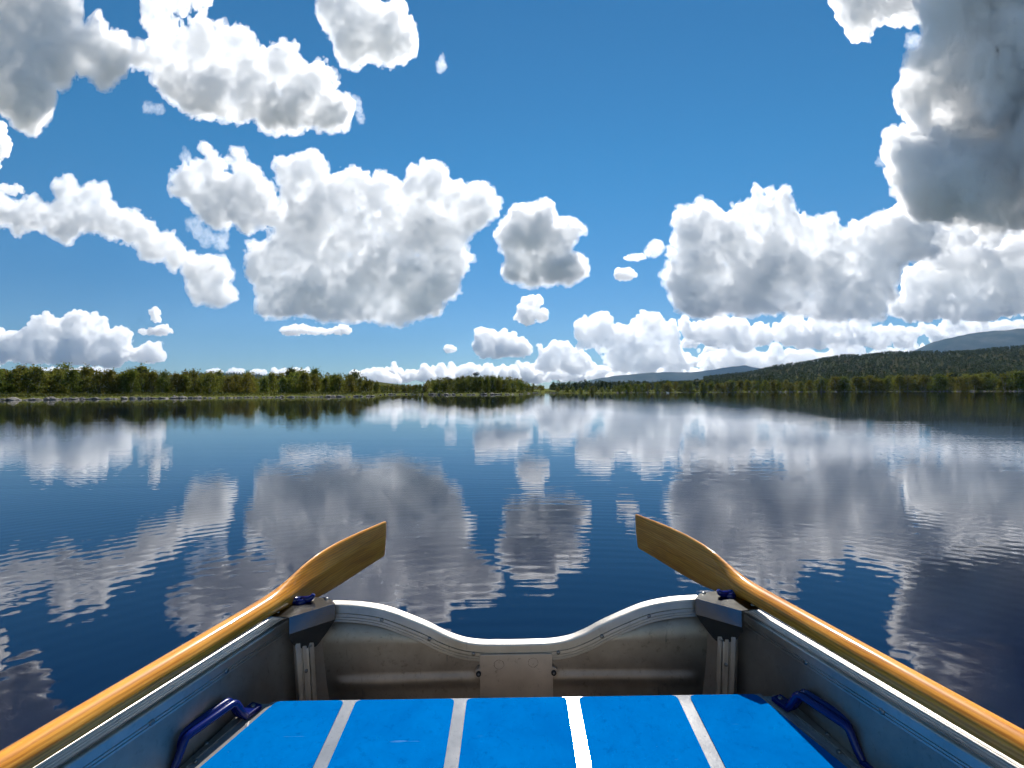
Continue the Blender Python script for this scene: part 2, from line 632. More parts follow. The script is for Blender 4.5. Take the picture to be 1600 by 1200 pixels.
boat = bpy.data.objects.new('rowing_boat', None)
COL.objects.link(boat)
boat.matrix_world = heel_matrix
tag(boat, 'aluminium rowing boat with a blue panelled stern seat and scooped transom, in the foreground', 'boat')

# transom rim: a scoop between two shoulders
half = [(0.0, 0.3025), (0.05, 0.303), (0.098, 0.3045), (0.145, 0.312), (0.194, 0.330), (0.241, 0.354), (0.299, 0.379), (0.362, 0.402), (0.434, 0.415), (0.512, 0.4195)]


def smooth_curve(pts, n=6):
    out = []
    P_ = [pts[0]] + pts + [pts[-1]]
    for i in range(1, len(P_) - 2):
        for k in range(n):
            t = k / n
            a, b, c, d = P_[i - 1], P_[i], P_[i + 1], P_[i + 2]
            out.append(tuple(0.5 * (2 * b[j] + (c[j] - a[j]) * t + (2 * a[j] - 5 * b[j] + 4 * c[j] - d[j]) * t * t + (3 * b[j] - a[j] - 3 * c[j] + d[j]) * t ** 3) for j in range(2)))
    out.append(pts[-1])
    return out


full = [(-x, z) for x, z in half[::-1]] + half[1:]
rim = smooth_curve(full)


def rim_z(x):
    for (xa, za), (xb, zb) in zip(rim, rim[1:]):
        if xa <= x <= xb:
            return za + (zb - za) * (x - xa) / (xb - xa + 1e-9)
    return rim[0][1]


def rim_tangent(k):
    a, b = rim[max(k - 1, 0)], rim[min(k + 1, len(rim) - 1)]
    return Vector((b[0] - a[0], 0, b[1] - a[1])).normalized()


f = MB()
# section: u towards the viewer (-y), w along the outward normal of the curve; grooves on the inner face
sec = [(-0.012, 0.0), (0.012, 0.0), (0.0155, -0.0015), (0.017, -0.005), (0.017, -0.0225), (0.0145, -0.0235), (0.0145, -0.0250), (0.0175, -0.0258),
       (0.0175, -0.0325), (0.0150, -0.0335), (0.0150, -0.0350), (0.0165, -0.0358), (0.0165, -0.0400), (0.0150, -0.0408), (0.0150, -0.0420), (0.0165, -0.0428), (0.0165, -0.0480), (0.0140, -0.0500), (-0.012, -0.0500)]
f.sweep([(x, TY, z) for x, z in rim], sec, lambda k: Vector((0, -1, 0)), lambda k: Vector((-rim_tangent(k).z, 0, rim_tangent(k).x)))
for x in (-0.36, -0.225, -0.112, 0.112, 0.225, 0.36):
    k = min(range(len(rim)), key=lambda i: abs(rim[i][0] - x))
    nrm = Vector((-rim_tangent(k).z, 0, rim_tangent(k).x))
    f.dome(Vector((rim[k][0], TY - 0.0165, rim[k][1])) - nrm * 0.0295, (0, -1, 0), 0.0056, 0.0035, 1)
f.build('transom_rim', [M['extrusion'], M['steel']], boat)

# transom sheet with a pressed bead, from the floor up under the rim
f = MB()
xs = [-0.545 + 1.09 * i / 120 for i in range(121)]
zs = [-0.06, 0.10, 0.150, 0.166, 0.172, 0.178, 0.184, 0.190, 0.196, 0.202, 0.208, 0.214, 0.220, 0.226, 0.232, 0.240, 0.252, 0.272, 0.30, 1.0]


def bead(x, z):
    e = min(1.0, max(0.0, (0.515 - abs(x)) / 0.03), 1.0) * min(1.0, max(0.0, (abs(x) - 0.085) / 0.05))
    e = e * e * (3 - 2 * e)
    t = (z - (0.197 + 0.004 * math.cos(x * 5))) / 0.019
    return 0.0075 * e * max(0.0, math.cos(min(1.57, abs(t) * 1.3))) ** 1.5


V_ = []
for x in xs:
    top = rim_z(max(-0.512, min(0.512, x))) - 0.040
    for z in zs:
        zz = min(z, top)
        V_.append((x, TY - bead(x, zz), zz))
nz_ = len(zs)
F_ = [(i * nz_ + j, (i + 1) * nz_ + j, (i + 1) * nz_ + j + 1, i * nz_ + j + 1) for i in range(120) for j in range(nz_ - 1)]
f.add(V_, F_, 0, True)
o = f.build('transom', [M['sheet']], boat)
so = o.modifiers.new('thickness', 'SOLIDIFY')
so.thickness = 0.003
so.offset = -1.0

# pad for an outboard motor
f = MB()
W2, Z0, Z1 = 0.1005, 0.06, 0.2765
out = [(-W2, Z0), (W2, Z0)]
for sgn in (1, -1):
    lobe = [(W2 + 0.0135 * math.sin(t), 0.225 - 0.0135 * math.cos(t) * 1.05) for t in [math.pi * i / 10 for i in range(11)]]
    if sgn > 0:
        out += lobe + [(W2, Z1 - 0.003), (W2 - 0.003, Z1)]
    else:
        out += [(-W2 + 0.003, Z1), (-W2, Z1 - 0.003)] + [(-x, z) for x, z in lobe[::-1]]
f.prism([(x, TY - 0.0215, z) for x, z in out], (0, 0.019, 0))
pad = f.build('motor_pad', [M['plate']], boat, 0.0012)
for sx in (-1, 1):
    f = MB()
    f.tube([(sx * 0.1035, TY - 0.0255, 0.225), (sx * 0.1035, TY - 0.020, 0.225)], 0.0072, 18, 1)
    f.dome((sx * 0.1035, TY - 0.0255, 0.225), (0, -1, 0), 0.0032, 0.0025, 0)
    f.build('bolt', [M['steel'], M['rubber']], pad)
for sx, zz in ((-0.047, 0.249), (0.047, 0.253)):       # round dents left by clamp screws
    f = MB()
    ring = []
    for q in range(28):
        a = 2 * math.pi * q / 28
        ring.append((sx + 0.0135 * math.cos(a), TY - 0.0214, zz + 0.0125 * math.sin(a)))
    f.tube(ring + [ring[0]], 0.00035, 6)
    f.build('clamp_mark', [M['bracket']], pad)

# hull sides, corner panels, gunwales
ys = [1.44 - 0.06 * i for i in range(52)]
for sx in (-1, 1):
    f = MB()
    cols = [(sx * 0.5365, TY + 0.004)] + [(sx * side_x(y), y) for y in ys]
    rows = [-0.10, 0.02, 0.12, 0.2, 0.27, 0.33, GZ - 0.012]
    V_ = []
    for i, (x, y) in enumerate(cols):
        for z in rows:
            lean = (GZ - z) ** 2 * 0.28           # the side tucks in towards the chine
            V_.append((x - sx * lean, y, z))
    n = len(rows)
    F_ = [(i * n + j, (i + 1) * n + j, (i + 1) * n + j + 1, i * n + j + 1) for i in range(len(cols) - 1) for j in range(n - 1)]
    f.add(V_, F_, 0, True)
    o = f.build('hull_side', [M['side']], boat)
    so = o.modifiers.new('thickness', 'SOLIDIFY')
    so.thickness = 0.003
    so.offset = 1.0 if sx < 0 else -1.0
    es = o.modifiers.new('edge', 'EDGE_SPLIT')
    es.split_angle = math.radians(35)

    # gunwale extrusion: u outboard from the inner skin, w up from GZ
    f = MB()
    secg = [(-0.006, -0.0500), (-0.0085, -0.0480), (-0.0085, -0.0420), (-0.0065, -0.0410), (-0.0065, -0.0395), (-0.0085, -0.0385), (-0.0085, -0.0330), (-0.0065, -0.0320),
            (-0.0065, -0.0300), (-0.0088, -0.0290), (-0.0088, -0.0060), (-0.0075, -0.0030), (-0.0045, -0.0010)]
    for k in range(5):
        u = -0.002 + k * 0.0085
        secg += [(u, 0.0), (u + 0.0055, 0.0), (u + 0.0065, -0.0014), (u + 0.0078, -0.0014)]
    secg += [(0.0415, 0.0), (0.0440, -0.0015), (0.0450, -0.0045), (0.0450, -0.0480), (0.0420, -0.0500)]
    yy = [1.46] + [1.40 - 0.1 * i for i in range(30)]
    secg = [(u, w * 0.72) for u, w in secg]
    path = [(sx * side_x(y), y, GZ - 0.014) for y in yy]

    def sidev(k, yy=yy, sx=sx):
        a, b = yy[max(k - 1, 0)], yy[min(k + 1, len(yy) - 1)]
        t = Vector((side_x(a) - side_x(b), a - b, 0)).normalized()
        return Vector((sx * t.y, -t.x, 0))
    f.sweep(path, secg, sidev, lambda k: Vector((0, 0, 1)))
    for y in (1.235, 1.045, 0.86, 0.66, 0.45):
        f.dome((sx * (side_x(y) - 0.0078), y, GZ - 0.0395), (-sx, -0.22, 0), 0.0062, 0.004, 1)
    f.build('gunwale', [M['extrusion'], M['steel']], boat)

    # corner post with three ribs, set across the corner
    a_ = Vector((sx * 0.595, 1.436, 0))
    b_ = Vector((sx * 0.525, 1.516, 0))
    u_ = (b_ - a_).normalized()
    nin = Vector((-sx * u_.y * 1.0, sx * u_.x, 0))
    nin = Vector((-sx, -1, 0)).normalized()
    mid = (a_ + b_) / 2 + nin * 0.006 - u_ * 0.015
    f = MB()
    secp = [(u * 0.72, w) for u, w in [(-0.036, 0.0), (-0.036, 0.012), (-0.033, 0.014), (-0.018, 0.014), (-0.015, 0.009), (-0.009, 0.008), (-0.007, 0.011), (0.007, 0.011), (0.009, 0.008), (0.015, 0.009), (0.018, 0.014), (0.033, 0.014), (0.036, 0.012), (0.036, 0.0)]]
    f.sweep([mid + Vector((-sx * -0.004, 0, 0.372)), mid + Vector((-sx * 0.014, -0.006, 0.04))], secp, lambda k: u_ * 1.0, lambda k: nin)
    f.dome(mid + nin * 0.0115 + Vector((-sx * 0.001, 0, 0.268)), nin, 0.0055, 0.004, 1)
    f.build('corner_post', [M['extrusion'], M['steel']], boat)

    # folded bracket over the corner, oarlock socket on top
    A = Vector((sx * 0.598, 1.425, GZ + 0.004))
    B = Vector((sx * 0.507, 1.508, GZ + 0.006))
    d_ = (B - A)
    f = MB()
    
    def on_face(s, h):
        fold = 0.0 if h > -0.040 else (-0.040 - h) * 0.32
        return A + d_ * s + nin * (0.022 - fold) + Vector((0, 0, h))
    upper = [(0.0, 0.0), (1.0, 0.0), (1.0, -0.034), (1.0, -0.040), (0.0, -0.040)]
    lower = [(0.0, -0.040), (1.0, -0.040), (0.97, -0.048), (0.84, -0.074), (0.70, -0.098), (0.64, -0.105), (0.36, -0.110), (0.28, -0.103), (0.10, -0.072), (0.0, -0.052)]
    f.prism([on_face(s, h) for s, h in upper], -nin * 0.003)
    f.prism([on_face(s, h) for s, h in lower], -nin * 0.003)
    top = [A + nin * 0.022, B + nin * 0.022, B + Vector((sx * 0.008, 0.018, 0)), Vector((sx * 0.580, 1.548, GZ + 0.006)), Vector((sx * 0.650, 1.490, GZ + 0.005)), A + Vector((sx * 0.058, 0.0, 0))]
    f.prism(top, (0, 0, 0.003))
    f.dome(on_face(0.5, -0.096), nin, 0.0055, 0.004, 1)
    f.dome(A + Vector((sx * 0.03, 0.02, 0.003)), (0, 0, 1), 0.006, 0.004, 1)
    f.dome(B + Vector((sx * 0.02, 0.02, 0.003)), (0, 0, 1), 0.006, 0.004, 1)
    br = f.build('corner_bracket', [M['bracket'], M['steel']], boat, 0.0012)
    f = MB()
    cx_, cy_ = sx * 0.590, 1.505
    f.tube([(cx_, cy_, GZ + 0.004), (cx_, cy_, GZ + 0.016), (cx_, cy_, GZ + 0.020)], [0.017, 0.015, 0.011], 20)
    for q in (-1, 1):                                    # two horns of the oarlock, lying either side of the loom
        pts = [Vector((cx_, cy_, GZ + 0.015)), Vector((cx_ + q * 0.020, cy_ + q * 0.004, GZ + 0.016)), Vector((cx_ + q * 0.029, cy_ + q * 0.006, GZ + 0.020)), Vector((cx_ + q * 0.034, cy_ + q * 0.007, GZ + 0.028))]
        f.tube(pts, [0.010, 0.009, 0.008, 0.005], 12)
    f.build('oarlock', [M['blue_plastic']], br)

# floor of the boat
f = MB()
V_ = []
for y in [TY] + ys:
    w_ = (side_x(y) if y < 1.5 else 0.53) - 0.035
    V_ += [(-w_, y, 0.03), (w_, y, 0.03)]
f.add(V_, [(2 * i, 2 * i + 1, 2 * i + 3, 2 * i + 2) for i in range(len(ys))], 0)
f.build('floor_panel', [M['side']], boat)

# stern seat: a folded aluminium lid with five blue grip panels
f = MB()
ya, yb = 1.300, 0.70


def seat_pt(x, y, h=0.0):
    return Vector((x, y, seat_z(y) + h))


def hull_in(y):
    return side_x(y) - 0.012


def strip(y0, y1, x0, x1, h, mi, t=0.02):
    """A slab of the lid between two running lines; x0 and x1 give (far, near) values."""
    n = 6
    pts = []
    for i in range(n + 1):
        q = i / n
        pts.append(seat_pt(x0[0] + (x0[1] - x0[0]) * q, y0 + (y1 - y0) * q, h))
    for i in range(n, -1, -1):
        q = i / n
        pts.append(seat_pt(x1[0] + (x1[1] - x1[0]) * q, y0 + (y1 - y0) * q, h))
    f.prism(pts, (0, 0, -t), mi)


def edge_x(y):                   # outer edge of the outermost panels
    return 0.566 + (1.30 - y) * 0.335


strip(ya, yb, (-edge_x(ya) - 0.012, -edge_x(yb) - 0.012), (edge_x(ya) + 0.012, edge_x(yb) + 0.012), 0.0, 0)
for sx in (-1, 1):
    strip(ya, yb, (sx * (edge_x(ya) + 0.012), sx * (edge_x(yb) + 0.012)), (sx * (edge_x(ya) + 0.040), sx * (edge_x(yb) + 0.024)), -0.006, 1)
    strip(ya, yb, (sx * (edge_x(ya) + 0.040), sx * (edge_x(yb) + 0.024)), (sx * (hull_in(ya) - 0.003), sx * (hull_in(yb) + 0.01)), -0.003, 2)
    for y, off in ((1.268, 0.045), (1.17, 0.052), (1.12, 0.03)):
        f.dome(seat_pt(sx * (edge_x(y) + off), y, -0.004), (0, 0, 1), 0.0048, 0.004, 3)
strip(ya + 0.006, ya, (-edge_x(ya), -edge_x(ya)), (edge_x(ya), edge_x(ya)), -0.004, 0, 0.10)     # turned-down far edge
strip(yb, yb - 0.004, (-edge_x(yb), -edge_x(yb)), (edge_x(yb), edge_x(yb)), -0.002, 0, 0.20)
bench = f.build('seat_bench', [M['bench'], M['bench_dull'], M['plate'], M['steel']], boat, 0.001)


def rounded(poly, r, n=5):
    out = []
    L = len(poly)
    for i in range(L):
        p, a, b = Vector(poly[i]), Vector(poly[i - 1]), Vector(poly[(i + 1) % L])
        u, w = (a - p).normalized(), (b - p).normalized()
        for k in range(n + 1):
            t = k / n
            out.append(p + u * r * (1 - t) ** 2 + w * r * t ** 2)
    return out


cuts = [None, -0.393, -0.132, 0.132, 0.393, None]
gap = 0.0145
for k in range(5):
    def left(y):
        return -edge_x(y) if cuts[k] is None else cuts[k] + gap
    def right(y):
        return edge_x(y) if cuts[k + 1] is None else cuts[k + 1] - gap
    y0, y1 = ya - 0.004, 0.72
    pl = [(left(y0), y0), (right(y0), y0), (right(y1), y1), (left(y1), y1)]
    pl = [p.to_tuple() for p in rounded([(x, y, 0) for x, y in pl], 0.014)]
    f = MB()
    f.prism([seat_pt(x, y, 0.0026) for x, y, _ in pl], (0, 0, -0.0022))
    f.build('seat_panel', [M['seat']], bench, 0.0008)

for sx in (-1, 1):
    # grab handle: two parallel ribs joined by a web, feet screwed to the lid
    f = MB()
    F0, F1 = seat_pt(sx * 0.618, 1.258, -0.002), seat_pt(sx * 0.695, 1.078, -0.002)
    ax = (F1 - F0).normalized()
    lat = Vector((ax.y, -ax.x, 0)).normalized()
    up_ = Vector((0, 0, 1))
    L = (F1 - F0).length
    prof = [(0.012, 0.006), (0.022, 0.020), (0.036, 0.047), (0.041, 0.052), (0.050, 0.054), (L - 0.050, 0.054), (L - 0.041, 0.052), (L - 0.036, 0.047), (L - 0.022, 0.020), (L - 0.012, 0.006)]
    for q in (-1, 1):
        pts = [F0 + ax * a + up_ * h + lat * q * 0.0098 for a, h in prof]
        f.tube(pts, 0.0080, 12)
    V_, F_ = [], []
    for a, h in prof:
        for q in (-1, 1):
            for dz in (-0.003, 0.0012):
                V_.append(F0 + ax * a + up_ * (h + dz) + lat * q * 0.0065)
    for i in range(len(prof) - 1):
        o_ = i * 4
        F_ += [(o_, o_ + 2, o_ + 6, o_ + 4), (o_ + 1, o_ + 5, o_ + 7, o_ + 3)]
    f.add(V_, F_, 0, True)
    Rm = Matrix((lat, ax, up_)).transposed()
    for c_ in (F0 - ax * 0.006, F1 + ax * 0.006):
        f.box(c_ + up_ * 0.004, (0.030, 0.044, 0.010), Rm)
        f.dome(c_ + up_ * 0.009 + (ax * -0.010 if c_ == F0 - ax * 0.006 else ax * 0.010), up_, 0.0055, 0.004, 1)
    f.build('grab_handle', [M['blue_plastic'], M['steel']], bench, 0.0015)

# ------------------------------------------------------------------ the oars, laid along the gunwales with their blades astern
def oar(sx, tip, label):
    f = MB()
    rows = [(-0.42, 0.0205, 0.0205), (-0.40, 0.022, 0.022), (0.0, 0.0225, 0.0225), (0.55, 0.0235, 0.0235), (1.0, 0.0245, 0.0245), (1.34, 0.0250, 0.0250), (1.40, 0.0255, 0.0245), (1.44, 0.0285, 0.0235), (1.48, 0.0350, 0.021),
            (1.52, 0.0440, 0.0170), (1.57, 0.0560, 0.0145), (1.64, 0.0655, 0.0128), (1.74, 0.0700, 0.0115), (1.85, 0.0690, 0.0100), (1.96, 0.0655, 0.0085), (2.030, 0.0640, 0.0075), (2.040, 0.0615, 0.006)]
    rings = []
    seg = 36
    # smooth the rows
    fine = []
    for (a, b) in zip(rows, rows[1:]):
        n = 5 if a[0] > 1.3 else 3
        for k in range(n):
            t = k / n
            fine.append(tuple(a[j] + (b[j] - a[j]) * t for j in range(3)))
    fine.append(rows[-1])
    for _ in range(3):
        fine = [fine[0]] + [tuple([fine[i][0]] + [0.25 * fine[i - 1][j] + 0.5 * fine[i][j] + 0.25 * fine[i + 1][j] for j in (1, 2)]) for i in range(1, len(fine) - 1)] + [fine[-1]]
    for y, w, t in fine:
        flat = min(1.0, max(0.0, (y - 1.42) / 0.16))
        flat = flat * flat * (3 - 2 * flat)
        yy_ = y + (tip - 2.04) * min(1, max(0, (y - 0.0) / 2.0))
        spoon = 0.022 * flat * max(0.0, (y - 1.6) / 0.44) ** 2
        ring = []
        for i in range(seg):
            a = 2 * math.pi * i / seg
            c, s = math.cos(a), math.sin(a)
            zz = w * s
            edge = 0.0035
            ridge = edge * min(1.0, abs(c) * 3) + (t - edge) * max(0.0, 1 - abs(s)) ** 0.75
            lat = c * t * (1 - flat) + math.copysign(ridge, c) * flat
            # the end of the blade is cut at a slant
            slant = 0.010 * flat * max(0.0, (y - 1.9) / 0.14) * (-s)
            ring.append(Vector((lat + sx * -0.0 - sx * spoon, yy_ - slant, zz)))
        rings.append(ring)
    f.loft(rings, 0, True)
    o = f.build('oar', [M['wood']])
    # its own frame: origin on the loom above the corner bracket, the long axis along y
    yaw = math.atan(0.2207) * sx
    O = Vector((sx * 0.6255, 1.477, 0.4475))
    shift = Matrix.Translation((0, -1.477, 0))
    for v_ in o.data.vertices:
        v_.co = shift @ v_.co
    o.matrix_world = heel_matrix @ Matrix.Translation(O + Vector((0, 0, 0.008))) @ Matrix.Rotation(yaw, 4, 'Z') @ Matrix.Rotation(math.radians(0.6), 4, 'X')
    tag(o, label, 'oar', 'pair of oars resting on the boat')
    return o


oar(-1, 2.045, 'varnished wooden oar resting on the left gunwale, its blade pointing right over the stern')
oar(1, 2.100, 'varnished wooden oar resting on the right gunwale, its blade pointing left over the stern')

# ------------------------------------------------------------------ the lake
m = M['water'] = new_mat('lake_water', (0.0, 0.003, 0.020), 0.01)
P(m).inputs['IOR'].default_value = 1.5
P(m).inputs['Specular IOR Level'].default_value = 0.5
v1 = coords(m, (0.8, 4.6, 1))
v2 = coords(m, (0.09, 0.8, 1), (0, 0, 0.04))
fine = noise(m, v1, 2.2, 2, 0.5, 0.3)
swell = noise(m, v2, 1.0, 2, 0.5)
ringv = nd(m, 'ShaderNodeMapping')
ringv.inputs['Location'].default_value = (-0.1, -0.9, 0)
tc_ = nd(m, 'ShaderNodeTexCoord')
lk(m, tc_.outputs['Object'], ringv.inputs['Vector'])
rings_ = nd(m, 'ShaderNodeTexWave')
rings_.wave_type = 'RINGS'
rings_.rings_direction = 'Z'
rings_.inputs['Scale'].default_value = 2.6
rings_.inputs['Distortion'].default_value = 3.5
rings_.inputs['Detail'].default_value = 2.0
rings_.inputs['Detail Scale'].default_value = 0.5
lk(m, ringv.outputs['Vector'], rings_.inputs['Vector'])
patch = noise(m, coords(m, (0.05, 0.09, 1)), 1.0, 2, 0.5)
pr = nd(m, 'ShaderNodeMapRange')
pr.inputs['From Min'].default_value = 0.35
pr.inputs['From Max'].default_value = 0.65
pr.inputs['To Min'].default_value = 0.45
pr.inputs['To Max'].default_value = 1.0
lk(m, patch, pr.inputs['Value'])
b1 = nd(m, 'ShaderNodeBump')
b1.inputs['Distance'].default_value = 0.0009
lk(m, fine, b1.inputs['Height'])
sepw = nd(m, 'ShaderNodeSeparateXYZ')
lk(m, tc_.outputs['Object'], sepw.inputs[0])
far_ = nd(m, 'ShaderNodeMapRange')           # calmer away from the wake round the boat
far_.inputs['From Min'].default_value = 3.0
far_.inputs['From Max'].default_value = 16.0
far_.inputs['To Min'].default_value = 1.0
far_.inputs['To Max'].default_value = 0.22
lk(m, sepw.outputs['Y'], far_.inputs['Value'])
pf = nd(m, 'ShaderNodeMath')
pf.operation = 'MULTIPLY'
lk(m, pr.outputs[0], pf.inputs[0])
lk(m, far_.outputs[0], pf.inputs[1])
lk(m, pf.outputs[0], b1.inputs['Strength'])
b2 = bump(m, swell, 0.0024, 1.0, b1.outputs['Normal'])
mids = noise(m, coords(m, (0.26, 3.3, 1), (0, 0, -0.05)), 1.6, 2, 0.5, 0.4)
b2 = bump(m, mids, 0.0022, 1.0, b2)
lk(m, pf.outputs[0], b2.node.inputs['Strength'])
b3 = bump(m, rings_.outputs['Fac'], 0.00022, 1.0, b2)
lk(m, b3, P(m).inputs['Normal'])
f = MB()
f.add([(-60000, -60000, 0), (60000, -60000, 0), (60000, 60000, 0), (-60000, 60000, 0)], [(0, 1, 2, 3)])
o = f.build('lake_water', [M['water']])
tag(o, 'calm dark blue lake mirroring the clouds with fine ripples', 'lake', None, 'structure')

# ------------------------------------------------------------------ the shores
# Everything is laid out in plan: a bearing given as the photo column it is seen at, and a distance ahead of the boat.
SHORE = [(-2600, 60), (-900, 66), (0, 86), (150, 96), (300, 108), (450, 116), (560, 122), (585, 126), (600, 215), (640, 230), (662, 205), (690, 178), (760, 176), (815, 190), (835, 300), (848, 420), (862, 330), (880, 300), (960, 300), (1000, 320), (1100, 310), (1200, 300), (1300, 285), (1400, 265), (1500, 240), (1600, 215), (1800, 190), (2400, 150), (4000, 120)]
RIDGE = [(600, 0), (850, 4), (960, 8), (1060, 18), (1130, 26), (1180, 36), (1210, 46), (1250, 52), (1290, 64), (1320, 70), (1345, 68), (1390, 76), (1440, 73), (1480, 73), (1520, 77), (1560, 82), (1600, 84), (1750, 95), (2100, 110), (4000, 60)]


def table(t, x):
    if x <= t[0][0]: return t[0][1]
    for (a, va), (b, vb) in zip(t, t[1:]):
        if x <= b: return va + (vb - va) * (x - a) / (b - a)
    return t[-1][1]


def sstep(a, b, x):
    t = min(1, max(0, (x - a) / (b - a)))
    return t * t * (3 - 2 * t)


from mathutils import noise as mnoise


def shore_y(c):
    s = table(SHORE, c)
    return s * (1 + 0.012 * mnoise.noise((c * 0.035, 3.1, 0)) + 0.006 * mnoise.noise((c * 0.15, 7.1, 0)))


def land_z(c, y):
    o = y - shore_y(c)
    if o < 0: return max(-1.5, o * 0.15)
    z = (0.55 if c < 860 else 0.28) * sstep(0, 3.5, o) + 0.5 * sstep(2, 14, o) + 1.2 * sstep(10, 80, o)
    z += 0.18 * sstep(0, 4, o) * mnoise.noise((c * 0.03, y * 0.12, 0))
    z += table(RIDGE, c) * sstep(shore_y(c) + 40, 1200, y) * (1 - 0.35 * sstep(1250, 2500, y))
    if c < 700: z += (20 * sstep(300, 800, y)) * (0.8 + 0.35 * mnoise.noise((c * 0.006, 2, 0))) * sstep(690, 560, c)
    if 655 < c < 835: z += 1.6 * sstep(5, 40, o) * sstep(655, 690, c) * sstep(835, 800, c)
    z += sstep(200, 900, y) * 3.0 * mnoise.noise((c * 0.012, y * 0.004, 5))
    return z


def spot(c, y):
    return Vector(((c - 800) / FPX * y, y, land_z(c, y)))


m = M['ground'] = new_mat('heath_ground', (0.06, 0.07, 0.02), 1.0, 0.0, Specular_IOR_Level=0.0)
v = coords(m)
n1 = noise(m, v, 0.35, 5, 0.6)
n2 = noise(m, v, 0.02, 5, 0.6)
c = ramp(m, n1, [(0.3, (0.050, 0.065, 0.016)), (0.5, (0.095, 0.105, 0.028)), (0.7, (0.14, 0.125, 0.045))])
c2 = ramp(m, n2, [(0.35, (0.030, 0.040, 0.014)), (0.55, (0.042, 0.036, 0.016)), (0.7, (0.05, 0.06, 0.018))])
sp_ = nd(m, 'ShaderNodeSeparateXYZ')
lk(m, v, sp_.inputs[0])
hm = nd(m, 'ShaderNodeMapRange')
hm.inputs['From Min'].default_value = 4
hm.inputs['From Max'].default_value = 20
lk(m, sp_.outputs['Z'], hm.inputs['Value'])
lk(m, mixc(m, hm.outputs[0], c, c2), P(m).inputs['Base Color'])

cs_ = list(range(-2400, -100, 110)) + list(range(-100, 1760, 7)) + list(range(1770, 4000, 120))
offs = [-6, -2, 0, 0.7, 1.6, 3, 5, 8, 13, 20, 32, 50, 80, 120, 180, 260, 360, 480, 620, 780, 940, 1080, 1200, 1350, 1600, 2200, 3500, 6500]
V_ = []
for c_ in cs_:
    s_ = shore_y(c_)
    for o_ in offs:
        V_.append(spot(c_, s_ + o_))
n = len(offs)
f = MB()
f.add(V_, [(i * n + j, (i + 1) * n + j, (i + 1) * n + j + 1, i * n + j + 1) for i in range(len(cs_) - 1) for j in range(n - 1)], 0, True)
o = f.build('shore_terrain', [M['ground']])
tag(o, 'grassy lake shore rising to wooded heath', 'shore', None, 'structure')


def mountain(name, label, crest, y0, y1, mat, seed):
    """A long rounded fell: its crest line is given by column and height."""
    f = MB()
    cols = [crest[0][0] + (crest[-1][0] - crest[0][0]) * i / 160 for i in range(161)]
    rows = [-1, -0.9, -0.8, -0.7, -0.6, -0.5, -0.4, -0.3, -0.22, -0.14, -0.07, 0, 0.08, 0.18, 0.35, 0.6, 1.0]
    V_ = []
    for c_ in cols:
        H = table(crest, c_)
        for r in rows:
            y = y0 + (y1 - y0) * r
            q = math.cos(r * math.pi / 2) ** 1.25
            x = (c_ - 800) / FPX * y0
            z = H * q + H * 0.16 * (1 - abs(r)) * abs(r) * 4 * mnoise.noise((c_ * 0.02, r * 3, seed)) - 2
            z += H * 0.02 * mnoise.noise((c_ * 0.09, r * 9, seed + 3))
            V_.append((x, y, z))
    n = len(rows)
    f.add(V_, [(i * n + j, (i + 1) * n + j, (i + 1) * n + j + 1, i * n + j + 1) for i in range(160) for j in range(n - 1)], 0, True)
    o = f.build(name, [mat])
    tag(o, label, 'mountain', None, 'structure')


def px_h(c, y_, d):              # height of a crest seen at a photo point
    return at(c, y_, d).z


m = M['fell'] = new_mat('bare_fell', (0.08, 0.085, 0.06), 1.0, 0.0, Specular_IOR_Level=0.0)
v = coords(m)
n1 = noise(m, v, 0.004, 8, 0.62)
lk(m, ramp(m, n1, [(0.35, (0.016, 0.024, 0.018)), (0.5, (0.035, 0.040, 0.030)), (0.66, (0.075, 0.07, 0.055))]), P(m).inputs['Base Color'])
m = M['forest_far'] = new_mat('distant_forest', (0.02, 0.03, 0.014), 1.0, 0.0, Specular_IOR_Level=0.0)
v = coords(m)
lk(m, ramp(m, noise(m, v, 0.02, 8, 0.7), [(0.35, (0.016, 0.026, 0.012)), (0.6, (0.04, 0.05, 0.02))]), P(m).inputs['Base Color'])

D1 = 5200
cr = [(1395, 575), (1425, 553), (1460, 536), (1500, 524), (1530, 519), (1570, 516), (1600, 514.5), (1700, 512), (1800, 522), (1950, 570)]
mountain('fell_mountain', 'smooth bare blue fell rising behind the wooded hill at the right', [(c_, max(2, px_h(c_, y_, D1))) for c_, y_ in cr], D1, D1 + 1100, M['fell'], 1)
D2 = 6300
cr = [(880, 611), (905, 600), (930, 592), (960, 587), (1000, 583.5), (1040, 581), (1080, 581.5), (1110, 578), (1140, 573), (1160, 571.5), (1172, 574), (1190, 576), (1206, 577), (1240, 590), (1280, 600)]
mountain('fell_mountain', 'long low blue fell on the horizon, right of the middle', [(c_, max(2, px_h(c_, y_, D2))) for c_, y_ in cr], D2, D2 + 600, M['fell'], 2)
D3 = 2600
cr = [(250, 608), (300, 588), (337, 583), (380, 584), (430, 588), (480, 591), (540, 594), (590, 599), (640, 602), (700, 606), (760, 611)]
mountain('forest_ridge', 'low dark forested ridge behind the left shore', [(c_, max(2, px_h(c_, y_, D3))) for c_, y_ in cr], D3, D3 + 500, M['forest_far'], 3)
cr = [(1020, 607), (1060, 601), (1100, 596), (1150, 589), (1200, 586), (1260, 580), (1330, 590)]
mountain('forest_ridge', 'low dark forested ridge at the foot of the long blue fell', [(c_, max(2, px_h(c_, y_, D3))) for c_, y_ in cr], D3, D3 + 500, M['forest_far'], 4)

